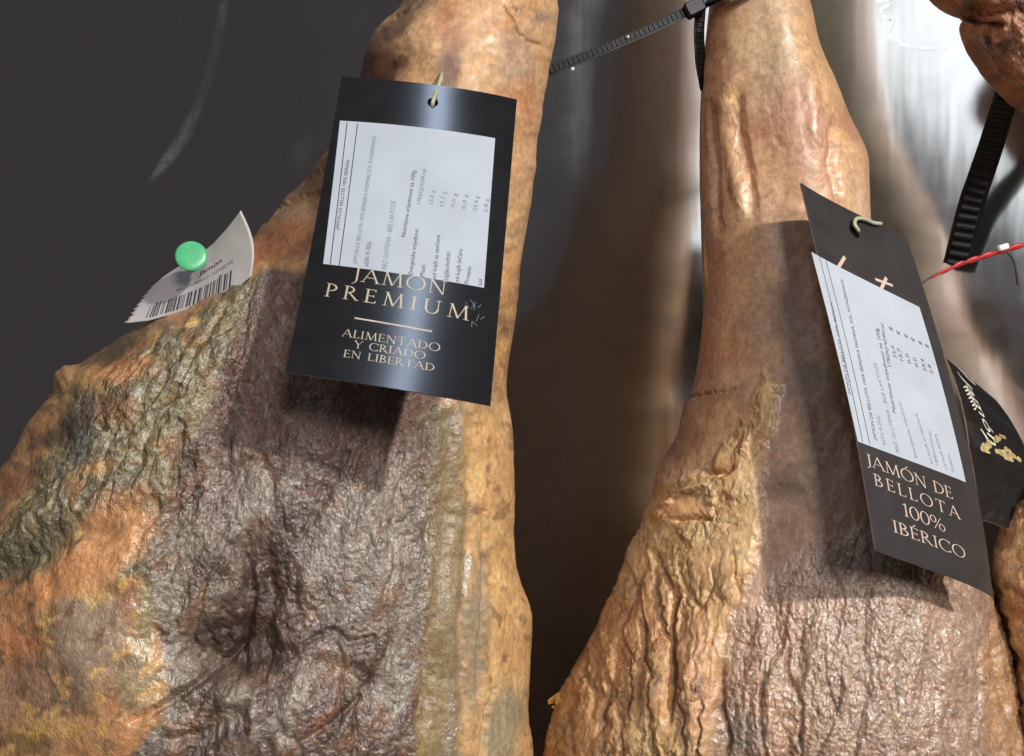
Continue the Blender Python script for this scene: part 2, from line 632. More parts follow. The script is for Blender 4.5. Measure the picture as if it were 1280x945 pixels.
# ------------------------------------------------------------------ hams
def build_ham(name, left, right, v0, v1, dm_pts, tf_pts, tb_pts, field, nc_front, step, dens=(-25, 975), bottom_round=260, top_round=60, pw=2.3, skew=0.0, back_col=(158, 116, 76)):
    dense = np.arange(dens[0], dens[1], step)
    vs = np.concatenate([np.linspace(v0, dens[0], 40, endpoint=False), dense, np.linspace(dens[1], v1, 50)])
    xl, xr = curve_y(left, vs), curve_y(right, vs)
    cx, hw = (xl + xr) / 2, (xr - xl) / 2
    eb = np.sqrt(np.clip(1 - np.clip((vs - (v1 - bottom_round)) / bottom_round, 0, 1) ** 2, 1e-4, 1))
    et = np.sqrt(np.clip(1 - np.clip(((v0 + top_round) - vs) / top_round, 0, 1) ** 2, 1e-4, 1))
    e = eb * et
    hw = hw * e
    ip = lambda p: np.interp(vs, [a[0] for a in p], [a[1] for a in p])
    sm = lambda a: np.convolve(np.pad(a, 20, 'edge'), np.ones(41) / 41, 'valid')
    dm, tf, tb = sm(ip(dm_pts)), sm(ip(tf_pts)) * e, sm(ip(tb_pts)) * e
    s = np.linspace(-1, 1, nc_front)
    s = 0.62 * s + 0.38 * np.sin(s * np.pi / 2)
    S, Vv = np.meshgrid(s, vs)
    U = cx[:, None] + hw[:, None] * S
    prof = np.clip(1 - np.abs(S) ** pw, 0, 1) ** 0.55
    D = dm[:, None] - tf[:, None] * prof * (1 + skew * S)
    front = P(U, Vv, D)
    # displacement along the normal of the smooth body
    du = np.gradient(front, axis=1)
    dv = np.gradient(front, axis=0)
    nrm = np.cross(dv, du)
    nrm /= np.linalg.norm(nrm, axis=-1, keepdims=True) + 1e-12
    nrm *= np.where((nrm[..., 1:2]) > 0, -1, 1)
    h, alb, wet, grain = field(U, Vv, S)
    front = front + nrm * (h * (e[:, None] ** 2))[..., None]
    # back half, coarser but continuous
    nb = 70
    th = np.linspace(0, np.pi, nb + 2)[1:-1]
    SB = np.cos(th)[None, :] + 0 * vs[:, None]
    DB = dm[:, None] + tb[:, None] * (np.sin(th)[None, :] ** 0.9)
    xb = (cx[:, None] + hw[:, None] * SB)
    back = P(xb, Vv[:, :1] + 0 * xb, dm[:, None] + 0 * xb)
    back[..., 1] = DB
    bn = 0.0012 * fbm(xb / 30, Vv[:, :1] / 30 + 0 * xb, 77, 3)
    back[..., 1] += bn
    allv = np.concatenate([front, back], axis=1)
    ncol = allv.shape[1]
    nr = allv.shape[0]
    verts = allv.reshape(-1, 3)
    faces = grid_faces(nr, ncol, wrap=True)
    top_c, bot_c = allv[0].mean(0), allv[-1].mean(0)
    o = mesh_obj(name, np.vstack([verts, top_c, bot_c]), faces, M_HAM)
    # caps are tiny: rows shrink to almost nothing at both ends
    n = len(o.data.vertices)
    bk = sst(0.0, 0.25, np.minimum(th, np.pi - th) / np.pi)[None, :, None]
    edge_c = np.where((np.cos(th) > 0)[None, :, None], np.repeat(alb[:, -1:, :], nb, 1), np.repeat(alb[:, :1, :], nb, 1))
    alb_b = edge_c * (1 - bk) + np.array(lin(*back_col)) * bk * np.ones((nr, 1, 1))
    ca = np.ones((n, 4), np.float32)
    ca[:nr * ncol, :3] = np.concatenate([alb, alb_b], 1).reshape(-1, 3)
    a = o.data.attributes.new('albedo', 'FLOAT_COLOR', 'POINT')
    a.data.foreach_set('color', ca.ravel())
    for nm, arr, dv_ in (('wet', wet, 0.4), ('grain', grain, 0.5)):
        w = np.full(n, dv_, np.float32)
        w[:nr * ncol] = np.concatenate([arr, np.full((nr, nb), dv_)], 1).ravel()
        a = o.data.attributes.new(nm, 'FLOAT', 'POINT')
        a.data.foreach_set('value', w)
    return o


def rot(u, v, ang):
    c, s = math.cos(math.radians(ang)), math.sin(math.radians(ang))
    return u * c + v * s, -u * s + v * c


def wrinkle(u, v, ang, lw, ln, seed, octv=3):
    """ridges stretched along the direction ang (degrees from +v), lw across, ln along"""
    a, b = rot(u, v, ang)
    return ridged(a / lw, b / ln, seed, octv) - 0.55


def crease(u, v, ang, lw, ln, seed, k=3.0):
    """narrow worm-like furrows, stretched along ang"""
    a, b = rot(u, v, ang)
    p = perlin(a / lw, b / ln, seed) + 0.35 * perlin(a / lw * 2.1, b / ln * 2.1, seed + 5)
    return np.clip(1 - np.abs(p) * k, 0, 1) ** 1.4


def left_field(u, v, s):
    wu = u + 14 * fbm(u / 60, v / 60, 1, 4) + 5 * fbm(u / 14, v / 14, 8, 3)
    wv = v + 14 * fbm(u / 60, v / 60, 2, 4) + 5 * fbm(u / 14, v / 14, 9, 3)
    n1 = fbm(u / 45, v / 70, 3, 5)
    n2 = fbm(u / 16, v / 22, 4, 4)
    n3 = fbm(u / 110, v / 150, 5, 4)
    nf = fbm(u / 6, v / 7, 6, 3)
    # --- regions
    MEAT = [(335, 342), (420, 335), (560, 470), (556, 620), (540, 760), (530, 960), (505, 1500), (150, 1500), (150, 960), (205, 900),
                           (200, 780), (186, 700), (215, 610), (262, 520), (295, 430)]
    meat = inside(wu, wv, MEAT, 7)
    meat_h = inside(wu, wv, MEAT, 34)
    MOULD = [(300, 352), (345, 343), (322, 420), (285, 500), (262, 580), (225, 650), (205, 720), (160, 720), (185, 640), (120, 640), (60, 690),
                            (-30, 740), (-60, 700), (20, 640), (70, 560), (105, 500), (150, 460), (215, 420), (262, 385)]
    mould = inside(wu, wv, MOULD, 8)
    mould_h = inside(wu, wv, MOULD, 34)
    strip = sst(572, 588, wu + (v - 700) * 0.035) * sst(480, 520, v)
    olive = (1 - sst(8, 22, np.abs(wu - (568 - (v - 600) * 0.09)))) * sst(490, 540, v)
    shank = 1 - sst(325, 350, v + 0.1 * (u - 330))
    # --- colour
    c = np.ones(u.shape + (3,)) * lin(188, 130, 68)
    c = mixc(c, sst(-0.1, 0.5, n1), lin(204, 154, 88))
    c = mixc(c, sst(0.05, 0.5, -n1), lin(164, 100, 46))
    c = mixc(c, 0.6 * sst(0.1, 0.45, n2), lin(150, 118, 84))
    # shank skin: paler and smoother
    sk = np.ones(u.shape + (3,)) * lin(190, 142, 88)
    sk = mixc(sk, sst(-0.1, 0.4, n3 + 0.3 * n2), lin(198, 152, 100))
    sk = mixc(sk, sst(0.0, 0.4, -n1), lin(178, 118, 66))
    sk = mixc(sk, blob(wu, wv, 470, 85, 40, 32, -35), lin(98, 58, 32))
    sk = mixc(sk, 0.85 * blob(wu, wv, 500, 25, 60, 14, -40), lin(112, 80, 56))
    sk = mixc(sk, 0.9 * blob(wu, wv, 490, 92, 26, 7, -35), lin(84, 50, 32))
    sk = mixc(sk, 0.75 * blob(wu, wv, 562, 85, 16, 34, 8), lin(118, 92, 80))
    sk = mixc(sk, 0.5 * blob(wu, wv, 566, 42, 12, 14, 0), lin(150, 90, 64))
    sk = mixc(sk, 0.55 * blob(wu, wv, 648, 70, 22, 34, 15), lin(150, 132, 112))
    sk = mixc(sk, 0.6 * blob(wu, wv, 678, 27, 8, 10, 15), lin(120, 104, 90))
    sk = mixc(sk, 0.6 * sst(0.25, 0.5, n2) * sst(600, 650, u), lin(140, 116, 84))
    sk = mixc(sk, 0.8 * blob(wu, wv, 395, 205, 40, 50, 35), lin(124, 88, 56))
    sk = mixc(sk, 0.9 * blob(wu, wv, 350, 305, 60, 26, -20), lin(190, 112, 54))
    sk = mixc(sk, 0.7 * blob(wu, wv, 375, 318, 10, 26, 30), lin(140, 88, 50))
    c = mixc(c, shank, sk)
    # orange flank, lower left
    c = mixc(c, 0.75 * blob(wu, wv, 60, 660, 60, 40, -20), lin(120, 108, 84))
    c = mixc(c, 0.8 * blob(wu, wv, 120, 800, 46, 70, 15), lin(150, 132, 112))
    c = mixc(c, 0.7 * blob(wu, wv, 50, 860, 80, 40, -10), lin(148, 112, 86))
    c = mixc(c, 0.8 * blob(wu, wv, 35, 925, 36, 18, -25), lin(206, 154, 44))
    c = mixc(c, 0.75 * blob(wu, wv, 10, 935, 60, 14, 0), lin(96, 70, 44))
    c = mixc(c, 0.8 * blob(wu, wv, 60, 640, 120, 12, -8), lin(98, 88, 62))
    for bx, by, rx, ry, an, cc in ((30, 560, 34, 12, -35, (150, 92, 44)), (60, 600, 30, 8, -20, (140, 88, 46)), (150, 690, 30, 20, 0, (210, 138, 66)), (60, 740, 50, 20, -20, (206, 130, 56)),
                                   (30, 800, 40, 24, -15, (202, 122, 52)), (95, 850, 20, 34, 20, (128, 104, 78)), (150, 900, 30, 20, -20, (196, 130, 70)), (20, 640, 26, 10, -10, (206, 144, 70)),
                                   (10, 690, 40, 14, -25, (86, 80, 58)), (175, 850, 22, 40, 0, (146, 130, 96)), (80, 790, 16, 12, 0, (138, 110, 80))):
        c = mixc(c, 0.8 * blob(wu, wv, bx, by, rx, ry, an, 0.3), lin(*cc))
    c = mixc(c, 0.8 * sst(0.10, 0.30, fbm((u + 0.4 * v) / 34, v / 40, 30, 4)) * (1 - shank), lin(208, 156, 70))
    c = mixc(c, 0.7 * sst(0.14, 0.32, fbm((u + 0.4 * v) / 26, v / 30, 32, 4)) * (1 - shank), lin(124, 92, 60))
    # mould ridge
    mo = np.ones(u.shape + (3,)) * lin(128, 110, 70)
    mo = mixc(mo, sst(-0.05, 0.3, n2), lin(150, 138, 108))
    mo = mixc(mo, sst(0.05, 0.3, -n1), lin(100, 86, 56))
    mo = mixc(mo, 0.7 * sst(0.15, 0.35, fbm(u / 8, v / 10, 22, 3)), lin(168, 158, 130))
    mo = mixc(mo, 0.7 * sst(0.2, 0.4, fbm(u / 7, v / 9, 23, 3)), lin(74, 66, 48))
    mo = mixc(mo, 0.8 * sst(0.12, 0.4, fbm(u / 30, v / 45, 21, 4)), lin(150, 104, 54))
    c = mixc(c, mould, mo)
    for bx, by, rx, ry, an, cc in ((120, 487, 22, 18, 0, (214, 158, 60)), (160, 470, 40, 12, -12, (196, 130, 60)), (110, 520, 24, 40, 20, (92, 84, 70)),
                                   (145, 435, 44, 14, -25, (88, 80, 56)), (90, 540, 44, 10, -25, (84, 68, 48)), (110, 560, 20, 22, 0, (96, 96, 82)),
                                   (150, 520, 22, 20, 0, (140, 96, 50)), (243, 407, 9, 7, 0, (226, 182, 90)), (130, 585, 20, 8, -10, (182, 132, 60)),
                                   (232, 560, 6, 40, 12, (120, 82, 40)), (160, 660, 44, 40, 0, (196, 132, 70)), (110, 715, 40, 30, 10, (204, 134, 62)),
                                   (190, 760, 12, 60, 5, (128, 118, 76)), (40, 700, 40, 24, -25, (96, 88, 64))):
        c = mixc(c, 0.85 * blob(wu, wv, bx, by, rx, ry, an), lin(*cc))
    # meat
    me = np.ones(u.shape + (3,)) * lin(108, 84, 70)
    me = mixc(me, sst(-0.05, 0.35, n3 + 0.4 * n2), lin(126, 108, 92))
    me = mixc(me, sst(0.05, 0.4, -n1), lin(84, 60, 48))
    me = mixc(me, 0.7 * sst(0.2, 0.5, fbm(u / 26, v / 34, 31, 4)), lin(134, 92, 62))
    me = mixc(me, 0.8 * blob(wu, wv, 330, 430, 60, 80, 0), lin(98, 70, 54))
    me = mixc(me, 0.7 * blob(wu, wv, 395, 640, 70, 50, 30), lin(98, 80, 72))
    me = mixc(me, 0.8 * blob(wu, wv, 490, 640, 50, 130, 4), lin(146, 132, 118))
    me = mixc(me, 0.7 * blob(wu, wv, 430, 770, 60, 40, 0), lin(142, 130, 118))
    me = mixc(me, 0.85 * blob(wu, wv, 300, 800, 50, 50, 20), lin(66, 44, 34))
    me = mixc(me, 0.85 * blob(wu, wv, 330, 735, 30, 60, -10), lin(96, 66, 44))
    me = mixc(me, 0.7 * blob(wu, wv, 440, 850, 16, 26, 20), lin(176, 124, 74))
    me = mixc(me, 0.7 * blob(wu, wv, 420, 900, 46, 12, -30), lin(140, 84, 48))
    me = mixc(me, 0.6 * blob(wu, wv, 230, 700, 40, 70, 0), lin(134, 122, 96))
    me = mixc(me, 0.6 * blob(wu, wv, 240, 860, 60, 60, 0), lin(124, 110, 88))
    pa = fbm((u + 0.25 * v) / 62, v / 110, 28, 4)
    me = mixc(me, 0.75 * sst(0.08, 0.30, pa), lin(150, 138, 124))
    me = mixc(me, 0.75 * sst(0.10, 0.32, -pa), lin(72, 50, 40))
    me = mixc(me, 0.7 * sst(0.12, 0.34, fbm((u + 0.3 * v) / 48, v / 80, 29, 4)), lin(132, 92, 60))
    me = mixc(me, 0.75 * inside(wu, wv, [(320, 340), (430, 330), (580, 470), (560, 590), (400, 585), (250, 560)], 40), lin(112, 74, 56))  # reddish tint added to warm the tag's shadow on the meat
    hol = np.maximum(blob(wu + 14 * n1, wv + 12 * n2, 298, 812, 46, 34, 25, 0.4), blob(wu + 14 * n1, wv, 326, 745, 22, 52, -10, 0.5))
    me = mixc(me, 0.9 * hol, lin(62, 42, 32))  # dark flesh, with the shade inside the hollow painted in too
    me = mixc(me, 0.6 * sst(0.12, 0.4, fbm(u / 9, v / 16, 24, 3)), lin(136, 118, 104))
    me = mixc(me, 0.6 * sst(0.15, 0.4, fbm(u / 8, v / 14, 25, 3)), lin(66, 46, 38))
    c = mixc(c, meat, me)
    # right-hand bands
    c = mixc(c, sst(530, 545, wu) * sst(490, 520, v) * (1 - strip), lin(134, 116, 88))
    c = mixc(c, 0.75 * olive, lin(138, 112, 66))
    fat = np.ones(u.shape + (3,)) * lin(194, 146, 80)
    fat = mixc(fat, sst(0.0, 0.4, fbm((u + 8 * n2) / 20, v / 44, 41, 4)), lin(208, 164, 96))
    fat = mixc(fat, sst(0.1, 0.4, fbm((u + 8 * n2) / 16, v / 26, 42, 4)), lin(150, 112, 66))
    fat = mixc(fat, 0.8 * blob(wu, wv, 588, 790, 14, 110, 3), lin(134, 122, 98))
    fat = mixc(fat, 0.9 * blob(wu, wv, 622, 905, 24, 52, 8), lin(142, 132, 104))
    fat = mixc(fat, 0.7 * blob(wu, wv, 595, 505, 18, 20, 0), lin(138, 110, 62))
    c = mixc(c, strip, fat)
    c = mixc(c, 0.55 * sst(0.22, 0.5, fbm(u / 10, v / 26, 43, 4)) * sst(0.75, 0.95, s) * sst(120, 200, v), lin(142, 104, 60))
    # --- relief (metres)
    big = fbm(u / 95, v / 130, 63, 2)
    h = 0.0020 * n3 + 0.0016 * big + 0.0003 * n1
    h += 0.0012 * shank * fbm(u / 50, v / 40, 50, 3)
    body = sst(345, 380, v)
    h -= 0.0040 * meat_h * sst(400, 520, v)
    h += 0.0042 * mould_h
    h += 0.0036 * sst(545, 612, u + 8 * n2 + (v - 700) * 0.035) * sst(470, 560, v)
    # skin edge stepping down on to the flesh
    d, a, sd = pdist(u, v + 3 * fbm(u / 10, v / 10, 51, 2), [(300, 350), (345, 342), (430, 338)])
    h += 0.0016 * shank * (1 - sst(0, 26, d))
    # mould grooves run down to the left
    wr = wrinkle(u + 8 * n2, v, 28, 26, 90, 52, 4)
    h += 0.0026 * mould_h * wr + 0.0008 * mould_h * n2
    lump = worley(u / 17 + 0.4 * n2, v / 22, 53)
    h += 0.0006 * mould * (0.45 - lump[0])
    # meat: fine leathery wrinkles, larger folds
    fw = wrinkle(u + 6 * n2, v + 6 * n1, 12, 8.5, 15, 54, 3)
    mm = np.maximum(meat, 0.8 * mould)
    wl = (0.35 + 0.65 * sst(480, 560, v)) * (0.35 + 0.65 * sst(-0.25, 0.25, fbm(u / 70, v / 90, 58, 3)))
    h += 0.0003 * mm * fw * wl
    h -= 0.0006 * mm * wl * crease(u + 7 * n2, v + 7 * n1, 10, 13, 22, 59)
    h -= 0.00035 * mm * crease(u + 3 * n2, v + 3 * n1, 5, 4.8, 7, 64)
    h -= 0.0005 * mm * wl * crease(u + 4 * n2, v + 4 * n1, 20, 7.5, 10, 60)
    h -= 0.0018 * meat * sst(480, 600, v) * crease(u + 16 * n1, v + 10 * n2, 14, 60, 170, 61, 5.0)
    h -= 0.0016 * mould * crease(u + 10 * n1, v + 8 * n2, 30, 34, 110, 62, 3.5)
    h += 0.0024 * meat * wrinkle(u + 20 * n1, v + 20 * n3, 20, 60, 140, 55, 2) * sst(430, 600, v)
    for bx, by, rx, ry, an, dep in ((298, 815, 46, 34, 25, 0.014), (330, 745, 26, 56, -10, 0.008), (252, 826, 34, 20, 10, 0.005), (280, 905, 60, 10, -25, 0.004),
                                    (385, 560, 60, 26, 10, -0.003), (460, 700, 40, 90, 0, -0.0035), (250, 720, 34, 80, 0, -0.004),
                                    (120, 760, 70, 110, 0, -0.006), (60, 600, 60, 40, -35, 0.004), (60, 690, 90, 16, -25, 0.005), (40, 540, 60, 60, 0, -0.003),
                                    (340, 880, 60, 46, 0, -0.0045), (430, 845, 60, 16, 20, 0.003), (120, 487, 18, 16, 0, -0.002), (82, 470, 16, 12, 0, -0.004)):
        h -= dep * blob(u + 10 * n2 + 26 * n1, v + 10 * n1 + 18 * n3, bx, by, rx, ry, an, 0.95)
    for pts, w, dep in (([(350, 235), (375, 226), (402, 212)], 5, 0.0022), ([(345, 262), (372, 246), (400, 240)], 4, 0.0022), ([(330, 275), (350, 258), (366, 252)], 4, 0.0015),
                        ([(632, 8), (645, 28), (650, 42), (668, 54), (676, 58)], 2.2, 0.0014), ([(640, 4), (650, 14)], 2, 0.0012), ([(495, 20), (520, 10), (530, -4)], 3, 0.001),
                        ([(562, 520), (560, 640), (545, 780), (530, 900)], 9, 0.0012), ([(585, 520), (584, 640), (574, 760), (575, 900)], 6, 0.0010),
                        ([(600, 640), (598, 720), (594, 800), (592, 870)], 3, 0.0016), ([(612, 860), (600, 890), (595, 945)], 3, 0.0025),
                        ([(395, 800), (420, 790), (440, 806), (470, 800)], 5, 0.003), ([(380, 930), (420, 905), (455, 875)], 5, 0.0025),
                        ([(232, 530), (228, 570), (218, 610)], 4, 0.003), ([(170, 900), (200, 885), (250, 850), (300, 800)], 6, 0.003),
                        ([(300, 700), (310, 740), (300, 790)], 7, 0.003), ([(215, 470), (195, 505), (160, 545)], 5, 0.0025), ([(250, 440), (235, 475), (205, 520)], 4, 0.0025)):
        d, a, sd = pdist(u + 4 * n2, v + 4 * nf, pts)
        h -= dep * (1 - sst(0, w * 1.5, d))
    h += 0.0004 * strip * wrinkle(u + 6 * n2, v, 4, 9, 80, 56, 3)
    h += 0.00018 * nf * (0.2 + 0.8 * mm)
    orange = (1 - meat) * (1 - mould) * (1 - strip) * body
    h += 0.00018 * orange * fbm(u / 9, v / 9, 57, 3)
    wet = 0.42 + 0.35 * meat * sst(520, 600, v) + 0.32 * mould + 0.42 * orange + 0.2 * (sst(0, 0.4, n2) - 0.5) - 0.1 * shank - 0.2 * strip - 0.3 * olive
    wet = np.clip(wet - 0.35 * blob(wu, wv, 300, 800, 60, 60), 0, 1)
    grain = np.clip(0.10 * shank + 0.62 * meat + 0.75 * mould + 0.20 * strip + 0.38 * orange, 0.10, 1.0)
    return h, np.clip(c, 0.004, 1), wet, grain


ham_a = build_ham(
    'cured_ham',
    [(560, -420), (525, -250), (515, -80), (505, 0), (470, 35), (455, 66), (450, 95), (424, 160), (388, 212), (342, 264), (312, 302), (255, 352),
     (185, 402), (132, 434), (86, 466), (52, 518), (20, 565), (-2, 592), (-60, 680), (-105, 780), (-130, 900), (-120, 1050), (-80, 1250), (-20, 1420)],
    [(715, -420), (712, -250), (703, -80), (697, 0), (695, 45), (686, 85), (673, 165), (664, 250), (651, 330), (644, 400), (634, 470), (632, 540), (632, 620),
     (635, 680), (645, 735), (653, 765), (651, 830), (650, 880), (655, 945), (650, 1100), (610, 1250), (560, 1420)],
    -430, 1430,
    [(-430, .455), (0, .450), (340, .452), (945, .455), (1430, .47)],
    [(-430, .024), (-100, .032), (0, .040), (340, .052), (600, .072), (945, .088), (1430, .08)],
    [(-430, .030), (-100, .034), (0, .038), (340, .050), (945, .075), (1430, .07)],
    left_field, 470, 1.75)
tag(ham_a, 'broad cured ham with dark wrinkled meat, orange flank and greenish mould ridge', 'ham', 'cured hams hanging before the steel panel')


def right_field(u, v, s):
    wu = u + 13 * fbm(u / 60, v / 60, 101, 4) + 5 * fbm(u / 14, v / 14, 108, 3)
    wv = v + 13 * fbm(u / 60, v / 60, 102, 4) + 5 * fbm(u / 14, v / 14, 109, 3)
    n1 = fbm(u / 45, v / 70, 103, 5)
    n2 = fbm(u / 16, v / 22, 104, 4)
    n3 = fbm(u / 110, v / 150, 105, 4)
    nf = fbm(u / 6, v / 7, 106, 3)
    crust = inside(wu, wv, [(955, 465), (978, 480), (968, 530), (945, 570), (955, 640), (945, 700), (915, 760), (905, 830), (890, 900), (880, 960), (870, 1450),
                            (600, 1450), (640, 945), (700, 840), (760, 740), (790, 680), (800, 640), (830, 600), (890, 585), (925, 545), (945, 500)], 9)
    lower = inside(wu, wv, [(915, 770), (960, 740), (1010, 700), (1090, 650), (1160, 560), (1320, 640), (1320, 1450), (870, 1450), (885, 930)], 30)
    shank = 1 - sst(440, 500, v + 12 * n2)
    c = np.ones(u.shape + (3,)) * lin(186, 138, 100)
    c = mixc(c, sst(-0.05, 0.4, n1), lin(194, 148, 106))
    c = mixc(c, sst(0.05, 0.4, -n1), lin(166, 112, 76))
    c = mixc(c, 0.6 * sst(0.15, 0.45, n2), lin(140, 104, 84))
    sk = np.ones(u.shape + (3,)) * lin(190, 134, 88)
    sk = mixc(sk, sst(-0.1, 0.35, n3 + 0.4 * n2), lin(196, 146, 102))
    sk = mixc(sk, sst(0.0, 0.4, -n1), lin(172, 108, 66))
    for bx, by, rx, ry, an, cc, st in ((960, 40, 44, 60, 0, (184, 152, 112), .8), (975, 95, 30, 50, 10, (168, 148, 118), .6), (1000, 160, 34, 56, -8, (186, 126, 104), .8),
                                       (1020, 70, 26, 60, -10, (202, 152, 88), .7), (912, 120, 9, 14, 0, (226, 178, 96), .9), (914, 200, 13, 70, -8, (200, 150, 94), .7),
                                       (932, 258, 9, 14, 0, (218, 190, 140), .9), (912, 232, 5, 14, -10, (150, 84, 40), .9), (888, 230, 9, 90, 0, (176, 136, 120), .7),
                                       (895, 60, 16, 90, 0, (176, 112, 70), .7), (1048, 175, 8, 10, 0, (218, 158, 70), .9), (1040, 215, 8, 50, -6, (160, 104, 88), .6),
                                       (1062, 220, 16, 40, -8, (206, 160, 112), .6), (965, 350, 30, 90, 0, (150, 108, 88), .8), (960, 420, 40, 44, 0, (136, 98, 82), .75),
                                       (905, 440, 32, 36, 0, (180, 112, 66), .8), (985, 440, 24, 24, 0, (146, 112, 84), .6), (890, 400, 18, 60, 0, (188, 122, 74), .6)):
        sk = mixc(sk, st * blob(wu, wv, bx, by, rx, ry, an), lin(*cc))
    sk = mixc(sk, 0.30 + 0 * u, lin(204, 160, 110))
    c = mixc(c, shank, sk)
    c = mixc(c, 0.85 * blob(wu, wv, 885, 530, 60, 44, -15), lin(166, 116, 74))
    c = mixc(c, 0.8 * blob(wu, wv, 1020, 580, 70, 110, 0), lin(170, 124, 90))
    c = mixc(c, 0.7 * blob(wu, wv, 985, 600, 24, 22, 0), lin(120, 90, 70))
    c = mixc(c, 0.6 * blob(wu, wv, 1000, 475, 34, 22, -30), lin(124, 100, 78))
    c = mixc(c, 0.6 * blob(wu, wv, 1000, 720, 70, 40, 0), lin(150, 106, 82))
    # crumbly yellow fat crust
    w1 = worley(u / 15 + 0.5 * n2, v / 15 + 0.5 * n1, 120)
    w2 = worley(u / 34 + 0.6 * n1, v / 40, 121)
    cr = np.ones(u.shape + (3,)) * lin(198, 152, 90)
    cr = mixc(cr, 0.7 * sst(0.2, 0.7, w2[2]), lin(212, 174, 114))
    cr = mixc(cr, sst(0.0, 0.4, n1), lin(186, 134, 74))
    cr = mixc(cr, 0.7 * sst(0.15, 0.45, n2), lin(170, 140, 98))
    cr = mixc(cr, 0.8 * sst(700, 760, v) * (1 - sst(745, 800, u - (945 - v) * 0.4)), lin(184, 126, 66))
    cr = mixc(cr, 0.9 * blob(wu, wv, 850, 640, 36, 20, 0), lin(206, 146, 84))
    cr = mixc(cr, 0.7 * blob(wu, wv, 870, 850, 24, 80, 0), lin(198, 142, 96))
    cr = mixc(cr, 0.8 * sst(0.25, 0.5, fbm(u / 12, v / 40, 122, 4)) * sst(760, 820, v), lin(126, 96, 74))
    c = mixc(c, crust, cr)
    # lower leathery meat
    lo = np.ones(u.shape + (3,)) * lin(170, 128, 94)
    lo = mixc(lo, sst(0.0, 0.4, n3 + 0.3 * n1), lin(176, 140, 108))
    lo = mixc(lo, sst(0.0, 0.4, -n1), lin(152, 110, 82))
    lo = mixc(lo, 0.7 * sst(960, 1080, wu) * (1 - sst(1230, 1260, wu)), lin(158, 130, 110))
    lo = mixc(lo, 0.7 * sst(0.2, 0.45, fbm(u / 14, v / 44, 123, 4)), lin(172, 120, 78))
    lo = mixc(lo, 0.8 * sst(1225, 1250, wu), lin(182, 136, 88))
    lo = mixc(lo, 0.7 * blob(wu, wv, 925, 920, 30, 34, 0), lin(136, 122, 108))
    lo = mixc(lo, 0.8 * blob(wu, wv, 1242, 690, 14, 40, 0), lin(120, 116, 92))
    lo = mixc(lo, 0.6 * sst(0.12, 0.4, fbm(u / 8, v / 18, 26, 3)), lin(190, 164, 140))
    lo = mixc(lo, 0.6 * sst(0.15, 0.4, fbm(u / 8, v / 22, 27, 3)), lin(124, 86, 62))
    c = mixc(c, lower * (1 - crust), lo)
    c = mixc(c, 0.9 * blob(u, v, 1120, 895, 4, 5, 0, 0.3), lin(226, 200, 150))
    # --- relief
    h = 0.0020 * n3 + 0.0012 * fbm(u / 95, v / 130, 163, 2) + 0.0003 * n1
    lump = (0.5 - w1[0])
    edge1 = w1[1] - w1[0]
    cm = sst(-0.15, 0.25, fbm(u / 40, v / 40, 128, 3)) * (1 - 0.8 * (1 - sst(700, 790, u + (v - 640) * 0.33)))
    h += crust * (0.0022 + 0.0006 * lump * cm + 0.0018 * (w2[2] - 0.5) * sst(0.02, 0.10, w2[1] - w2[0]) * cm)
    h += crust * (0.0006 * fbm(u / 9, v / 11, 129, 3) * cm + 0.0004 * n2 - 0.0009 * cm * crease(u + 6 * n2, v + 6 * n1, 30, 18, 22, 130, 4.0))
    h -= 0.0024 * crust * sst(680, 760, v) * crease(u + 9 * n2, v + 9 * n1, 2, 34, 170, 131, 4.5)
    h += 0.0016 * crust * wrinkle(u + 8 * n2, v, 3, 16, 110, 124, 3) * sst(640, 760, v)
    lw = lower * (1 - crust)
    h += 0.0003 * lw * wrinkle(u + 7 * n2, v + 6 * n1, 8, 9, 20, 125, 3)
    h -= 0.0005 * lw * crease(u + 6 * n2, v + 6 * n1, 6, 12, 22, 132)
    h -= 0.0003 * lw * crease(u + 3 * n2, v + 3 * n1, 5, 4.8, 7, 135)
    h -= 0.0004 * lw * crease(u + 4 * n2, v + 4 * n1, -15, 7.5, 10, 133)
    h -= 0.0011 * lw * crease(u + 12 * n1, v + 10 * n2, 5, 48, 210, 134, 5.0)
    h += 0.0022 * lw * wrinkle(u + 14 * n1, v, 6, 42, 260, 126, 2) * sst(760, 830, v + 0.3 * (u - 900))
    mid = (1 - crust) * (1 - lower) * (1 - shank)
    h += 0.0002 * mid * wrinkle(u + 10 * n1, v, 40, 26, 44, 127, 2)
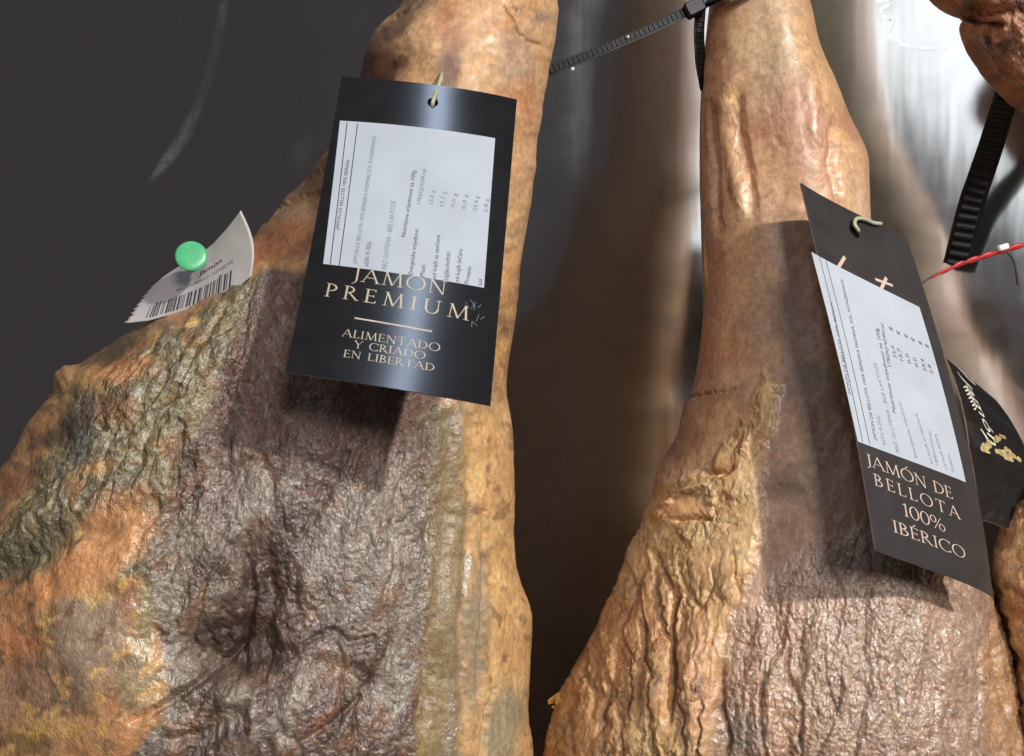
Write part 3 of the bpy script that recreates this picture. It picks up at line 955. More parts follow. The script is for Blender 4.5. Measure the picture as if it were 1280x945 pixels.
    for pts, w, dep in (([(905, 115), (903, 160), (915, 210), (928, 265)], 10, -0.0016), ([(922, 110), (922, 160), (938, 230), (942, 275)], 8, 0.0014),
                        ([(888, 130), (893, 200), (896, 290)], 6, 0.0020), ([(862, 500), (890, 492), (912, 491), (925, 485)], 2.4, 0.0015),
                        ([(1040, 150), (1036, 200), (1050, 250)], 7, 0.0022), ([(1005, 80), (1012, 130), (1020, 190)], 9, -0.0015),
                        ([(848, 735), (842, 780), (846, 840), (840, 900)], 5, 0.0050), ([(806, 780), (810, 830)], 5, 0.0045), ([(762, 850), (752, 920)], 4, 0.004),
                        ([(716, 890), (722, 945)], 4, 0.003), ([(905, 830), (902, 880), (912, 925), (905, 960)], 4, 0.0032), ([(985, 800), (984, 840), (1002, 880), (1000, 945)], 3, 0.0022),
                        ([(1030, 800), (1032, 850), (1050, 905)], 3, 0.0012), ([(955, 830), (950, 900), (960, 960)], 3, 0.0018), ([(1240, 770), (1252, 840), (1262, 900)], 4, 0.004),
                        ([(1215, 930), (1230, 860), (1225, 800)], 4, 0.0025), ([(892, 605), (860, 615), (838, 640)], 3, -0.0030), ([(920, 585), (905, 592), (880, 590)], 4, 0.0030),
                        ([(850, 655), (870, 648), (890, 650)], 3, 0.0030), ([(820, 690), (835, 720), (842, 740)], 4, 0.0028), ([(780, 790), (800, 740), (815, 700)], 5, 0.002),
                        ([(960, 485), (955, 530), (925, 575)], 7, -0.0022), ([(968, 490), (962, 530), (940, 570)], 4, 0.0012)):
        d, a, sd = pdist(u + 4 * n2, v + 4 * nf, pts)
        tap = sst(0, 0.12, a) * (1 - sst(0.88, 1, a)) * 0.7 + 0.3
        h -= dep * tap * (1 - sst(0, w * 1.5, d))
    for bx, by, rx, ry, an, dep in ((1000, 150, 30, 70, -6, -0.003), (890, 520, 50, 36, 0, -0.003), (1020, 620, 80, 120, 0, 0.002), (845, 640, 26, 14, -10, -0.003),
                                    (1120, 895, 4, 5, 0, -0.001), (825, 870, 14, 40, 0, -0.004), (875, 860, 18, 70, 0, -0.004), (960, 880, 24, 70, 0, -0.003)):
        h -= dep * blob(u + 6 * n2, v + 6 * n1, bx, by, rx, ry, an, 0.8)
    h += 0.00018 * nf * (0.15 + crust + 0.6 * lw)
    wet = 0.50 + 0.32 * lw + 0.12 * sst(0, 0.4, n2) - 0.12 * crust - 0.05 * shank
    grain = np.clip(0.12 * shank + 0.65 * crust * (0.3 + 0.7 * cm) + 0.52 * lw + 0.15 * mid, 0.1, 1)
    return h, np.clip(c, 0.004, 1), np.clip(wet, 0, 1), grain


ham_b = build_ham(
    'cured_ham',
    [(905, -420), (900, -250), (894, -60), (889, 0), (880, 90), (877, 200), (880, 300), (882, 400), (870, 480), (850, 545), (824, 588), (814, 640), (790, 690),
     (764, 750), (735, 810), (712, 850), (700, 885), (690, 920), (683, 950), (665, 1050), (670, 1250), (720, 1420)],
    [(985, -420), (992, -250), (1003, -60), (1011, 0), (1025, 50), (1041, 92), (1065, 150), (1083, 195), (1086, 232), (1088, 275), (1108, 350), (1148, 440), (1178, 530),
     (1206, 620), (1228, 690), (1256, 765), (1276, 830), (1284, 900), (1292, 945), (1300, 1050), (1260, 1250), (1200, 1420)],
    -430, 1430,
    [(-430, .470), (0, .465), (300, .462), (600, .460), (945, .460), (1430, .48)],
    [(-430, .018), (-100, .026), (0, .030), (300, .036), (600, .064), (945, .086), (1430, .08)],
    [(-430, .018), (-100, .024), (0, .030), (300, .046), (600, .062), (945, .065), (1430, .07)],
    right_field, 430, 1.75, pw=2.9, skew=0.28, back_col=(214, 198, 164))  # back coloured pale to stand in for light bounced on to it
tag(ham_b, 'cured ham with pinkish shank and crumbly yellow fat crust, beside the cable tie head', 'ham', 'cured hams hanging before the steel panel')


def third_field(u, v, s):
    n1 = fbm(u / 40, v / 60, 203, 5)
    n2 = fbm(u / 15, v / 20, 204, 4)
    w1 = worley(u / 20 + 0.5 * n2, v / 24 + 0.5 * n1, 220)
    c = np.ones(u.shape + (3,)) * lin(206, 152, 84)
    c = mixc(c, sst(-0.1, 0.4, n1), lin(214, 170, 106))
    c = mixc(c, sst(0.0, 0.4, -n1), lin(180, 112, 50))
    c = mixc(c, 0.8 * sst(0.15, 0.4, n2), lin(110, 96, 64))
    h = 0.003 * n1 + 0.003 * (0.5 - w1[0]) + 0.0005 * n2
    return h, c, np.clip(0.5 + 0.4 * n2, 0, 1), np.full(u.shape, 0.8)


ham_c = build_ham(
    'cured_ham',
    [(1520, -420), (1500, 0), (1470, 250), (1400, 450), (1310, 590), (1262, 645), (1246, 690), (1248, 745), (1258, 790), (1268, 840), (1270, 900), (1266, 960), (1270, 1100), (1320, 1420)],
    [(1600, -420), (1640, 0), (1660, 250), (1680, 450), (1720, 700), (1740, 900), (1730, 1100), (1640, 1420)],
    -430, 1430,
    [(-430, .445), (945, .445), (1430, .445)], [(-430, .02), (300, .03), (945, .05), (1430, .05)], [(-430, .02), (300, .02), (945, .03), (1430, .03)],
    third_field, 160, 3.0)
tag(ham_c, 'golden crusted cured ham, only a sliver showing beside the tag with gold script', 'ham', 'cured hams hanging before the steel panel')


def knuckle_field(u, v, s):
    n1 = fbm(u / 30, v / 40, 303, 5)
    n2 = fbm(u / 12, v / 16, 304, 4)
    c = np.ones(u.shape + (3,)) * lin(150, 92, 54)
    c = mixc(c, sst(-0.1, 0.35, n1), lin(176, 116, 70))
    c = mixc(c, sst(0.0, 0.35, -n1), lin(86, 52, 34))
    c = mixc(c, 0.7 * blob(u, v, 1232, 62, 14, 22, -30), lin(92, 66, 50))
    h = 0.0025 * n1 + 0.0010 * n2 + 0.0012 * wrinkle(u, v, -40, 14, 50, 305, 3)
    d, a, sd = pdist(u, v, [(1196, 19), (1222, 26), (1250, 30)])
    h -= 0.004 * (1 - sst(0, 8, d))
    d, a, sd = pdist(u, v, [(1214, 40), (1232, 52), (1240, 70)])
    h -= 0.002 * (1 - sst(0, 7, d))
    return h, c, np.clip(0.55 + 0.4 * n2, 0, 1), np.full(u.shape, 0.7)


ham_d = build_ham(
    'cured_ham',
    [(1330, -420), (1290, -260), (1200, -90), (1160, -40), (1164, -12), (1186, 3), (1214, 12), (1206, 24), (1212, 46), (1226, 70), (1246, 92), (1262, 106), (1280, 118), (1330, 140)],
    [(1460, -420), (1450, -200), (1440, 0), (1420, 80), (1390, 120), (1360, 138), (1340, 141)],
    -430, 142,
    [(-430, .45), (142, .445)], [(-430, .03), (0, .04), (142, .03)], [(-430, .02), (142, .03)],
    knuckle_field, 200, 1.5, dens=(-30, 130), bottom_round=30)
tag(ham_d, 'dark brown leathery ham end with a notch, hanging above the ribbed black strap', 'ham', 'cured hams hanging before the steel panel')


def fat_flake(parent, c, size, ang, seed, thick=0.0012):
    """a small torn flake standing off the crust; c = pixel and depth"""
    rnd = random.Random(seed)
    n = 9
    px, py, d = c
    ring = []
    for k in range(n):
        a = 2 * math.pi * k / n
        r = size * (0.55 + 0.55 * rnd.random())
        x, y = r * math.cos(a) * 1.3, r * math.sin(a) * 0.7
        ca, sa = math.cos(math.radians(ang)), math.sin(math.radians(ang))
        ring.append((px + x * ca - y * sa, py + x * sa + y * ca))
    V = [P(x, y, d - 0.0006 + 0.001 * rnd.random()) for x, y in ring] + [P(x, y, d + thick) for x, y in ring]
    V += [P(px, py, d - 0.0018), P(px, py, d + thick * 1.5)]
    Fc = []
    for k in range(n):
        j = (k + 1) % n
        Fc += [(k, n + k, n + j), (k, n + j, j), (2 * n, k, j), (2 * n + 1, n + j, n + k)]
    o = mesh_obj('fat_flake', np.array(V), Fc, M_FLAKE, parent, smooth=False)
    return o


M_FLAKE = simple_mat('dried_fat', tuple(lin(206, 156, 92)), 0.5, 0.25, 500, bump=0.5)
M_FLAKE_O = simple_mat('dried_skin', tuple(lin(178, 112, 58)), 0.45, 0.25, 500, bump=0.5)
for i, (x, y, d, sz, an) in enumerate(((697, 872, .452, 11, -25), (703, 880, .449, 10, 40), (694, 884, .452, 4, 0))):
    fat_flake(ham_b, (x, y, d), sz, an, 40 + i)
for i, (x, y, d, sz, an) in enumerate(((84, 468, .450, 8, -30), (62, 495, .450, 3, 0), (92, 460, .449, 7, -30))):
    fat_flake(ham_a, (x, y, d), sz, an, 60 + i).data.materials[0] = M_FLAKE_O


def hoof(parent, px, d):
    n, m_ = 20, 12
    V = []
    for i in range(m_):
        t = i / (m_ - 1)
        r = 0.019 * (1.0 + 0.25 * math.sin(t * 2.6)) * math.sqrt(max(0.02, 1 - t ** 4))
        for k in range(n):
            a = 2 * math.pi * k / n
            cleft = 1 - 0.35 * math.exp(-((abs(math.cos(a))) / 0.18) ** 2) * t
            q = P(px, -425, d)
            V.append(q + np.array([r * math.cos(a), r * math.sin(a) * cleft, t * 0.06]))
    return mesh_obj('hoof', np.array(V), grid_faces(m_, n, True)[:, ::-1], M_HOOF, parent)


hoof(ham_a, 637, .455)
hoof(ham_b, 945, .470)


# ------------------------------------------------------------------ cards
class Card:
    """a card spanned between four corners in space (TL, TR, BR, BL), gently bowed"""

    def __init__(self, corners, bow=0.0, bow2=0.0, curl=()):
        self.c = [pv(*q) for q in corners]
        self.bow, self.bow2, self.curl = bow, bow2, curl
        a, b, c, d = self.c
        n = np.cross(b - a, d - a)
        n /= np.linalg.norm(n)
        if n[1] > 0:
            n = -n
        self.n = n
        self.W = np.linalg.norm((b + c) / 2 - (a + d) / 2)
        self.H = np.linalg.norm((c + d) / 2 - (a + b) / 2)

    def at(self, s, t, off=0.0):
        s, t = np.asarray(s, float), np.asarray(t, float)
        a, b, c, d = self.c
        p = (a * ((1 - s) * (1 - t))[..., None] + b * (s * (1 - t))[..., None] + c * (s * t)[..., None] + d * ((1 - s) * t)[..., None])
        bw = self.bow * 4 * t * (1 - t) + self.bow2 * 4 * s * (1 - s)
        for cs, ct_, am in self.curl:
            bw = bw + am * np.clip((s if cs else 1 - s) * 0.5 + (t if ct_ else 1 - t) * 0.5, 0, 1) ** 9
        return p + self.n * (bw + off)[..., None] if np.ndim(bw + off) else p + self.n * (bw + off)

    def inv(self, px, py):
        s, t = 0.5, 0.5
        for _ in range(30):
            def pr(s, t):
                q = self.at(np.array(s), np.array(t))
                return np.array([640 + F * q[0] / q[1], 472.5 - F * (q[2] - CAMZ) / q[1]])
            f0 = pr(s, t)
            e = 1e-4
            J = np.stack([(pr(s + e, t) - f0) / e, (pr(s, t + e) - f0) / e], 1)
            ds = np.linalg.solve(J, np.array([px, py]) - f0)
            s += ds[0]
            t += ds[1]
        return s, t

    def slab(self, name, poly, off, thick, mats, parent, n=26, lift=()):
        """a sheet cut to the region poly (list of (s,t) corners TL,TR,BR,BL) as a bilinear grid with thickness"""
        q = np.array(poly, float)
        g, h = np.meshgrid(np.linspace(0, 1, n), np.linspace(0, 1, n))
        st = (q[0] * ((1 - g) * (1 - h))[..., None] + q[1] * (g * (1 - h))[..., None] + q[2] * (g * h)[..., None] + q[3] * ((1 - g) * h)[..., None])
        lf = np.zeros(st.shape[:2])
        for cs, ct_, am in lift:
            lf = lf + am * np.clip((g if cs else 1 - g) * 0.5 + (h if ct_ else 1 - h) * 0.5, 0, 1) ** 14
        f = self.at(st[..., 0], st[..., 1], off + lf).reshape(-1, 3)
        b = self.at(st[..., 0], st[..., 1], off - thick + lf).reshape(-1, 3)
        nv = n * n
        gf = grid_faces(n, n)
        rim = np.concatenate([np.arange(n), np.arange(1, n) * n + n - 1, (n - 1) * n + np.arange(n - 2, -1, -1), np.arange(n - 2, 0, -1) * n])
        rf = np.stack([rim, np.roll(rim, -1), np.roll(rim, -1) + nv, rim + nv], -1)
        allv = np.vstack([f, b])
        ru, rinv = np.unique(rf, return_inverse=True)
        rf = rinv.reshape(-1, 4) + len(allv)
        o = mesh_obj(name, np.vstack([allv, allv[ru]]), np.vstack([gf, gf[:, ::-1] + nv, rf]), mats[0], parent, smooth=False)
        if len(mats) > 1:
            o.data.materials.append(mats[1])
            mi = np.zeros(len(o.data.polygons), np.int32)
            mi[2 * len(gf):] = 1
            o.data.polygons.foreach_set('material_index', mi)
        sm = np.ones(len(o.data.polygons), bool)
        sm[2 * len(gf):] = False
        o.data.polygons.foreach_set('use_smooth', sm)
        return o

    def flat(self, name, xy, faces, p0, p1, up, off, mat, parent):
        """place a flat mesh given in baseline units: x 0..1 runs p0->p1 (pixels on the card), y*up along the card's perpendicular"""
        s0, t0 = self.inv(*p0)
        s1, t1 = self.inv(*p1)
        e = np.array([(s1 - s0) * self.W, (t1 - t0) * self.H])
        L = np.linalg.norm(e)
        e /= L
        nrm = np.array([e[1], -e[0]])          # up: towards smaller t when e runs to larger s
        X = np.asarray(xy, float)
        loc = np.array([s0 * self.W, t0 * self.H]) + X[:, :1] * L * e + X[:, 1:2] * up * nrm
        return mesh_obj(name, self.at(loc[:, 0] / self.W, loc[:, 1] / self.H, np.full(len(loc), off)), faces, mat, parent, smooth=False)


# ---- a small serif alphabet drawn from strokes (height 1): (x0,y0,x1,y1,width)
TH, TN = 0.125, 0.055


def arc(cx, cy, rx, ry, a0, a1, n=14, w0=TN, w1=TH):
    """arc whose stroke swells where it runs vertically"""
    out = []
    p = [(cx + rx * math.cos(math.radians(a0 + (a1 - a0) * i / n)), cy + ry * math.sin(math.radians(a0 + (a1 - a0) * i / n))) for i in range(n + 1)]
    for i in range(n):
        am = math.radians(a0 + (a1 - a0) * (i + .5) / n)
        w = w0 + (w1 - w0) * abs(math.cos(am)) ** 1.3
        out.append((*p[i], *p[i + 1], w))
    return out


def serif(x, y, w=0.26):
    s = 1 if y > 0.5 else -1
    return (x - w / 2, y - s * 0.02, x + w / 2, y - s * 0.02, 0.045)


def stem(x, s0=True, s1=True, w=TH):
    r = [(x, 0, x, 1, w)]
    if s0:
        r.append(serif(x, 0))
    if s1:
        r.append(serif(x, 1))
    return r


GLYPH = {
    'A': (0.86, [(0.05, 0, 0.42, 1, TN), (0.42, 1, 0.80, 0, TH), (0.18, 0.36, 0.66, 0.36, TN), serif(0.05, 0, .22), serif(0.80, 0, .26)]),
    'B': (0.62, stem(0.12) + arc(0.16, 0.76, 0.30, 0.235, -90, 90) + arc(0.16, 0.27, 0.38, 0.255, -90, 90) + [(0.12, .98, .2, .98, TN), (0.12, .52, .2, .52, TN), (0.12, .02, .2, .02, TN)]),
    'C': (0.80, arc(0.46, 0.5, 0.42, 0.5, 48, 312, 22) + [(0.76, .98, .76, .76, TN), (.76, .02, .76, .2, TN)]),
    'D': (0.82, stem(0.12) + arc(0.22, 0.5, 0.52, 0.48, -90, 90, 18) + [(0.12, .98, .24, .98, TN), (0.12, .02, .24, .02, TN)]),
    'E': (0.58, stem(0.12) + [(0.12, .975, .50, .975, TN), (0.12, .52, .44, .52, TN), (0.12, .025, .54, .025, TN), (.50, .99, .50, .84, TN), (.44, .6, .44, .44, TN), (.54, .01, .55, .18, TN)]),
    'I': (0.28, stem(0.14)),
    'J': (0.34, [(0.22, 1, 0.22, 0.02, TH), serif(0.22, 1), (0.22, 0.04, 0.14, -0.14, 0.09), (0.14, -0.14, 0.02, -0.22, 0.06)]),
    'L': (0.56, stem(0.12) + [(0.12, .025, .52, .025, TN), (.52, .01, .54, .2, TN)]),
    'M': (1.06, [(0.12, 0, 0.18, 1, TN), (0.18, 1, 0.53, 0.03, TH), (0.53, 0.03, 0.86, 1, TN), (0.86, 1, 0.94, 0, TH), serif(0.12, 0, .22), serif(0.94, 0, .26), serif(0.16, 1, .18), serif(.88, 1, .18)]),
    'N': (0.88, [(0.13, 0, 0.13, 1, TN), (0.13, 1, 0.75, 0.0, TH), (0.75, 0, 0.75, 1, TN), serif(0.13, 0, .22), serif(0.10, 1, .2), serif(0.75, 1, .22)]),
    'O': (0.96, arc(0.48, 0.5, 0.43, 0.5, 0, 360, 28)),
    'P': (0.60, stem(0.12) + arc(0.16, 0.72, 0.36, 0.26, -90, 90) + [(0.12, .98, .2, .98, TN), (0.12, .46, .2, .46, TN)]),
    'R': (0.74, stem(0.12) + arc(0.16, 0.75, 0.32, 0.24, -90, 90) + [(0.12, .98, .2, .98, TN), (0.12, .51, .2, .51, TN), (0.28, 0.51, 0.70, 0.0, TH), serif(.72, 0, .16)]),
    'T': (0.74, [(0.37, 0, 0.37, 1, TH), serif(0.37, 0), (0.04, .975, .70, .975, TN), (0.04, .99, .03, .82, TN), (.70, .99, .71, .82, TN)]),
    'U': (0.86, [(0.13, 1, 0.13, 0.36, TH), (0.73, 1, 0.73, 0.36, TN), serif(0.13, 1), serif(.73, 1, .22)] + arc(0.43, 0.36, 0.30, 0.36, 180, 360, 14)),
    'Y': (0.74, [(0.06, 1, 0.37, .48, TH), (0.70, 1, 0.37, .48, TN), (0.37, .5, .37, 0, TH), serif(.37, 0), serif(.06, 1, .2), serif(.7, 1, .2)]),
    '1': (0.40, [(0.22, 0, 0.22, 1, TH), serif(.22, 0), (0.22, 1, 0.06, .86, TN)]),
    '0': (0.66, arc(0.33, 0.5, 0.27, 0.5, 0, 360, 24)),
    '%': (0.98, arc(0.22, 0.74, 0.18, 0.26, 0, 360, 16, TN, .09) + arc(0.76, 0.26, 0.18, 0.26, 0, 360, 16, TN, .09) + [(0.74, 1, 0.24, 0, TN)]),
    ' ': (0.42, []),
}
ACUTE = {'Ó': ('O', 0.48), 'É': ('E', 0.30)}


def serif_text(txt, track=0.10, bold=1.0):
    V, Fc = [], []
    x = 0.0
    k = 0
    for ch in txt:
        base, ac = (ACUTE[ch] if ch in ACUTE else (ch, None))
        w, st = GLYPH[base]
        st = list(st)
        if ac:
            st.append((ac - 0.06, 1.08, ac + 0.12, 1.26, 0.07))
        for (x0, y0, x1, y1, wd) in st:
            wd *= bold
            dx, dy = x1 - x0, y1 - y0
            L = math.hypot(dx, dy)
            nx, ny = -dy / L * wd / 2, dx / L * wd / 2
            if abs(dx) > 0.6 * abs(dy) or wd < TH:
                pass
            ex, ey = dx / L * 0.01, dy / L * 0.01
            V += [(x + x0 + nx - ex, y0 + ny - ey), (x + x0 - nx - ex, y0 - ny - ey), (x + x1 - nx + ex, y1 - ny + ey), (x + x1 + nx + ex, y1 + ny + ey)]
            Fc.append((k, k + 1, k + 2, k + 3))
            k += 4
        x += w + track
    V = np.array(V)
    tot = x - track
    # the strokes of one letter overlap: stack them by a hair so that no two lie in one plane
    return V, Fc, tot


def serif_line(card, name, txt, p0, p1, hpx_pts, off, mat, parent, track=0.10, bold=1.0):
    """hpx_pts: two pixels (foot, head) of one letter, giving the letter height"""
    V, Fc, tot = serif_text(txt, track, bold)
    a = card.inv(*hpx_pts[0])
    b = card.inv(*hpx_pts[1])
    up = math.hypot((a[0] - b[0]) * card.W, (a[1] - b[1]) * card.H)
    X = V.copy()
    X[:, 0] /= tot
    o = card.flat(name, X, Fc, p0, p1, up, off, mat, parent)
    # lift each stroke a hair above the one before
    me = o.data
    n = len(me.vertices)
    co = np.empty(n * 3, np.float32)
    me.vertices.foreach_get('co', co)
    co = co.reshape(-1, 3) + card.n.astype(np.float32) * (np.repeat(np.arange(n // 4) % 40, 4)[:, None] * 1.2e-6).astype(np.float32)
    me.vertices.foreach_set('co', co.ravel())
    me.update()
    return o


_font_cache = {}


def font_mesh(txt):
    if txt not in _font_cache:
        cu = bpy.data.curves.new('print', 'FONT')
        cu.body = txt
        cu.resolution_u = 2
        ob = bpy.data.objects.new('print', cu)
        col.objects.link(ob)
        dg = bpy.context.evaluated_depsgraph_get()
        me = bpy.data.meshes.new_from_object(ob.evaluated_get(dg))
        V = np.array([v.co[:2] for v in me.vertices])
        Fc = [tuple(p.vertices) for p in me.polygons]
        bpy.data.objects.remove(ob)
        bpy.data.curves.remove(cu)
        bpy.data.meshes.remove(me)
        V[:, 0] -= V[:, 0].min()
        V[:, 0] /= V[:, 0].max()
        V[:, 1] /= 0.7
        _font_cache[txt] = (V, Fc)
    V, Fc = _font_cache[txt]
    return V.copy(), Fc


def print_line(card, name, txt, p0, p1, height, off, mat, parent):
    V, Fc = font_mesh(txt)
    return card.flat(name, V, Fc, p0, p1, height, off, mat, parent)


def rule(card, name, p0, p1, width, off, mat, parent, flip=False):
    n = 24
    X = []
    for i in range(n):
        X += [(i / (n - 1), -0.5), (i / (n - 1), 0.5)]
    Fc = [(2 * i, 2 * i + 2, 2 * i + 3, 2 * i + 1) for i in range(n - 1)]
    return card.flat(name, X, Fc, p0, p1, width, off, mat, parent)


def tube(name, pts, rad, mat, parent=None, seg=10, sub=6):
    pts = np.array(pts, float)
    n = len(pts)
    t = np.linspace(0, n - 1, (n - 1) * sub + 1)
    i = np.clip(t.astype(int), 0, n - 2)
    f = (t - i)[:, None]
    pm = np.vstack([2 * pts[:1] - pts[1:2], pts, 2 * pts[-1:] - pts[-2:-1]])
    p0, p1, p2, p3 = pm[i], pm[i + 1], pm[i + 2], pm[i + 3]
    c = 0.5 * (2 * p1 + (p2 - p0) * f + (2 * p0 - 5 * p1 + 4 * p2 - p3) * f ** 2 + (3 * p1 - p0 - 3 * p2 + p3) * f ** 3)
    rads = np.interp(t, np.arange(n), rad if np.ndim(rad) else np.full(n, rad))
    tg = np.gradient(c, axis=0)
    tg /= np.linalg.norm(tg, axis=1, keepdims=True)
    ref = np.array([0.3, -1, 0.2])
    V = []
    for q, d, r in zip(c, tg, rads):
        a = np.cross(d, ref)
        a /= np.linalg.norm(a)
        b = np.cross(d, a)
        for k in range(seg):
            an = 2 * math.pi * k / seg
            V.append(q + r * (a * math.cos(an) + b * math.sin(an)))
    m_ = len(c)
    V += [c[0], c[-1]]
    Fc = [tuple(x) for x in grid_faces(m_, seg, True)]
    Fc += [(m_ * seg, k, (k + 1) % seg) for k in range(seg)]
    Fc += [(m_ * seg + 1, (m_ - 1) * seg + (k + 1) % seg, (m_ - 1) * seg + k) for k in range(seg)]
    return mesh_obj(name, np.array(V), Fc, mat, parent)


def ring_on(card, name, px, py, r, off, mat, parent):
    s, t = card.inv(px, py)
    n, m_ = 24, 8
    V = []
    for i in range(n):
        a = 2 * math.pi * i / n
        for k in range(m_):
            b = 2 * math.pi * k / m_
            rr = r + 0.0002 * math.cos(b)
            V.append(card.at(np.array(s + rr * math.cos(a) / card.W), np.array(t + rr * math.sin(a) / card.H), np.array(off + 0.0002 * math.sin(b))))
    Fc = []
    for i in range(n):
        for k in range(m_):
            Fc.append((i * m_ + k, ((i + 1) % n) * m_ + k, ((i + 1) % n) * m_ + (k + 1) % m_, i * m_ + (k + 1) % m_))
    return mesh_obj(name, np.array(V), Fc, mat, parent)


def disc_on(card, name, px, py, r, off, mat, parent):
    s, t = card.inv(px, py)
    n = 24
    V = [card.at(np.array(s + r * math.cos(2 * math.pi * i / n) / card.W), np.array(t + r * math.sin(2 * math.pi * i / n) / card.H), np.array(off)) for i in range(n)]
    return mesh_obj(name, np.array(V), [tuple(range(n))], mat, parent, smooth=False)


M_HOLE = simple_mat('punched_hole', (0.004, 0.004, 0.004), 0.9, 0.1, 100, spec=0.05)

# ---- tag on the ham with the mould ridge
T1 = Card([(427, 96, .402), (646, 121, .394), (613, 507, .337), (358, 467, .347)], bow=-0.0012, bow2=0.0016, curl=((0, 1, 0.0012), (1, 0, -0.0015)))
t1 = empty('hang_tag', T1.at(np.array(0.5), np.array(0.06)))
tag(t1, 'glossy black hang tag reading JAMON PREMIUM, with white nutrition sticker and gold lettering', 'tag', 'black tags tied to the hams')
T1.slab('card', [(0, 0), (1, 0), (1, 1), (0, 1)], 0.0, 0.0007, (M_CARD_GLOSS, M_EDGE), t1)
so = 0.00012
stq = [T1.inv(*q) for q in ((425, 151), (619, 173), (605, 360), (404, 330))]
stk = T1.slab('sticker', stq, so, 0.0001, (M_STICK,), t1)
io = so + 0.00006
rule(T1, 'ruled_line', (434, 153), (413, 330), 0.00035, io, M_INK, stk)
rule(T1, 'ruled_line', (447, 155), (424, 333), 0.00035, io, M_INK, stk)


def zz(x, y):
    return (395 + x / 3.9375, 140 + y / 3.9375)


for txt, a, b, hh, mt in (('JAMON DE BELLOTE 100% IBERIAN', (113, 582), (166, 238), 0.00135, M_INK),
                          ('JAMON DE BELLOTA 100% IBERIJSKA PASMINA, SOL, KONZERVANS', (200, 750), (297, 122), 0.0015, M_INKG),
                          ('e250, E-252)', (256, 762), (272, 642), 0.0015, M_INK),
                          ('BEZ GLUTENA - BEZ LAKTOZE', (346, 775), (394, 440), 0.0017, M_INKG),
                          ('Nutritivne vrijednosti na 100g', (440, 617), (492, 290), 0.0016, M_INK),
                          ('Energetska vrijednost', (474, 802), (506, 578), 0.0016, M_INK), ('1782KJ/429Kcal', (515, 456), (543, 283), 0.0015, M_INKG),
                          ('Masti', (532, 812), (539, 757), 0.0016, M_INK), ('33,0 g', (574, 460), (584, 388), 0.0015, M_INKG),
                          ('od kojih su zasićene', (590, 822), (612, 608), 0.0016, M_INK), ('12,7 g', (628, 465), (641, 394), 0.0015, M_INKG),
                          ('Ugljikohidrati', (650, 830), (662, 692), 0.0016, M_INK), ('0,0 g', (682, 472), (695, 402), 0.0015, M_INKG),
                          ('od kojih šećera', (704, 840), (722, 678), 0.0016, M_INK), ('0,0 g', (736, 480), (748, 408), 0.0015, M_INKG),
                          ('Proteini', (752, 848), (766, 764), 0.0016, M_INK), ('29,4 g', (791, 490), (803, 416), 0.0015, M_INKG),
                          ('sol', (816, 857), (820, 826), 0.0016, M_INK), ('2,8 g', (844, 496), (852, 430), 0.0015, M_INKG)):
    print_line(T1, 'printed_line', txt, zz(*a), zz(*b), hh, io, mt, stk)


def yy(x, y):
    return (350 + x / 4.129, 320 + y / 4.129)


lo_ = 0.00004
serif_line(T1, 'foil_lettering', 'JAMON', yy(372, 126), yy(854, 202), (yy(440, 134), yy(447, 66)), lo_, M_FOIL, t1, 0.14, 0.75)
serif_line(T1, 'foil_lettering', 'PREMIUM', yy(230, 207), yy(972, 334), (yy(236, 208), yy(246, 140)), lo_, M_FOIL, t1, 0.34, 0.8)
rule(T1, 'foil_line', yy(385, 320), yy(785, 390), 0.0006, lo_, M_FOIL, t1)
serif_line(T1, 'foil_lettering', 'ALIMENTADO', yy(320, 414), yy(824, 494), (yy(330, 414), yy(338, 375)), lo_, M_FOIL, t1, 0.10, 0.8)
serif_line(T1, 'foil_lettering', 'Y CRIADO', yy(380, 474), yy(748, 534), (yy(398, 478), yy(404, 440)), lo_, M_FOIL, t1, 0.10, 0.8)
serif_line(T1, 'foil_lettering', 'EN LIBERTAD', yy(326, 520), yy(796, 596), (yy(330, 520), yy(336, 483)), lo_, M_FOIL, t1, 0.10, 0.8)
disc_on(T1, 'punched_hole', 541, 128, 0.0021, 0.00003, M_HOLE, t1)
tp = T1.inv(541, 131)
q0 = T1.at(np.array(tp[0]), np.array(tp[1]), np.array(0.0008))
tube('tie_loop', [pv(552, 92, .4075), pv(551, 98, .4005), pv(546, 112, .3965), q0, pv(540, 138, .398), pv(541, 122, .4075)], 0.0008, M_TIE, t1)
# scuffs by the last letter
rs = random.Random(5)
for k in range(9):
    x, y = 585 + rs.random() * 16, 380 + rs.random() * 30
    rule(T1, 'scuff', (x, y), (x + rs.uniform(-7, 7), y - rs.uniform(3, 10)), 0.00014, 0.00006, M_INKG, t1)

# ---- tag on the ham with the fat crust
T2 = Card([(997, 232, .408), (1133, 297, .426), (1252, 742, .377), (1095, 688, .350)], bow=0.0030, bow2=0.0, curl=((1, 1, -0.004), (0, 0, 0.002)))
t2 = empty('hang_tag', T2.at(np.array(0.5), np.array(0.1)))
tag(t2, 'matt black hang tag reading JAMÓN DE BELLOTA 100% IBÉRICO under a nutrition sticker', 'tag', 'black tags tied to the hams')
T2.slab('card', [(0, 0), (1, 0), (1, 1), (0, 1)], 0.0, 0.0008, (M_CARD, M_EDGE), t2, n=30)
stq = [T2.inv(*q) for q in ((1014, 315), (1149, 384), (1207, 603), (1072, 552))]
stk = T2.slab('sticker', stq, so, 0.0001, (M_STICK,), t2, n=30)
rule(T2, 'ruled_line', (1024, 321), (1078, 553), 0.0003, io, M_INK, stk)
rule(T2, 'ruled_line', (1032, 326), (1087, 556), 0.0003, io, M_INK, stk)


def ww(x, y):
    return (1010 + x / 3.5, 320 + y / 3.5)


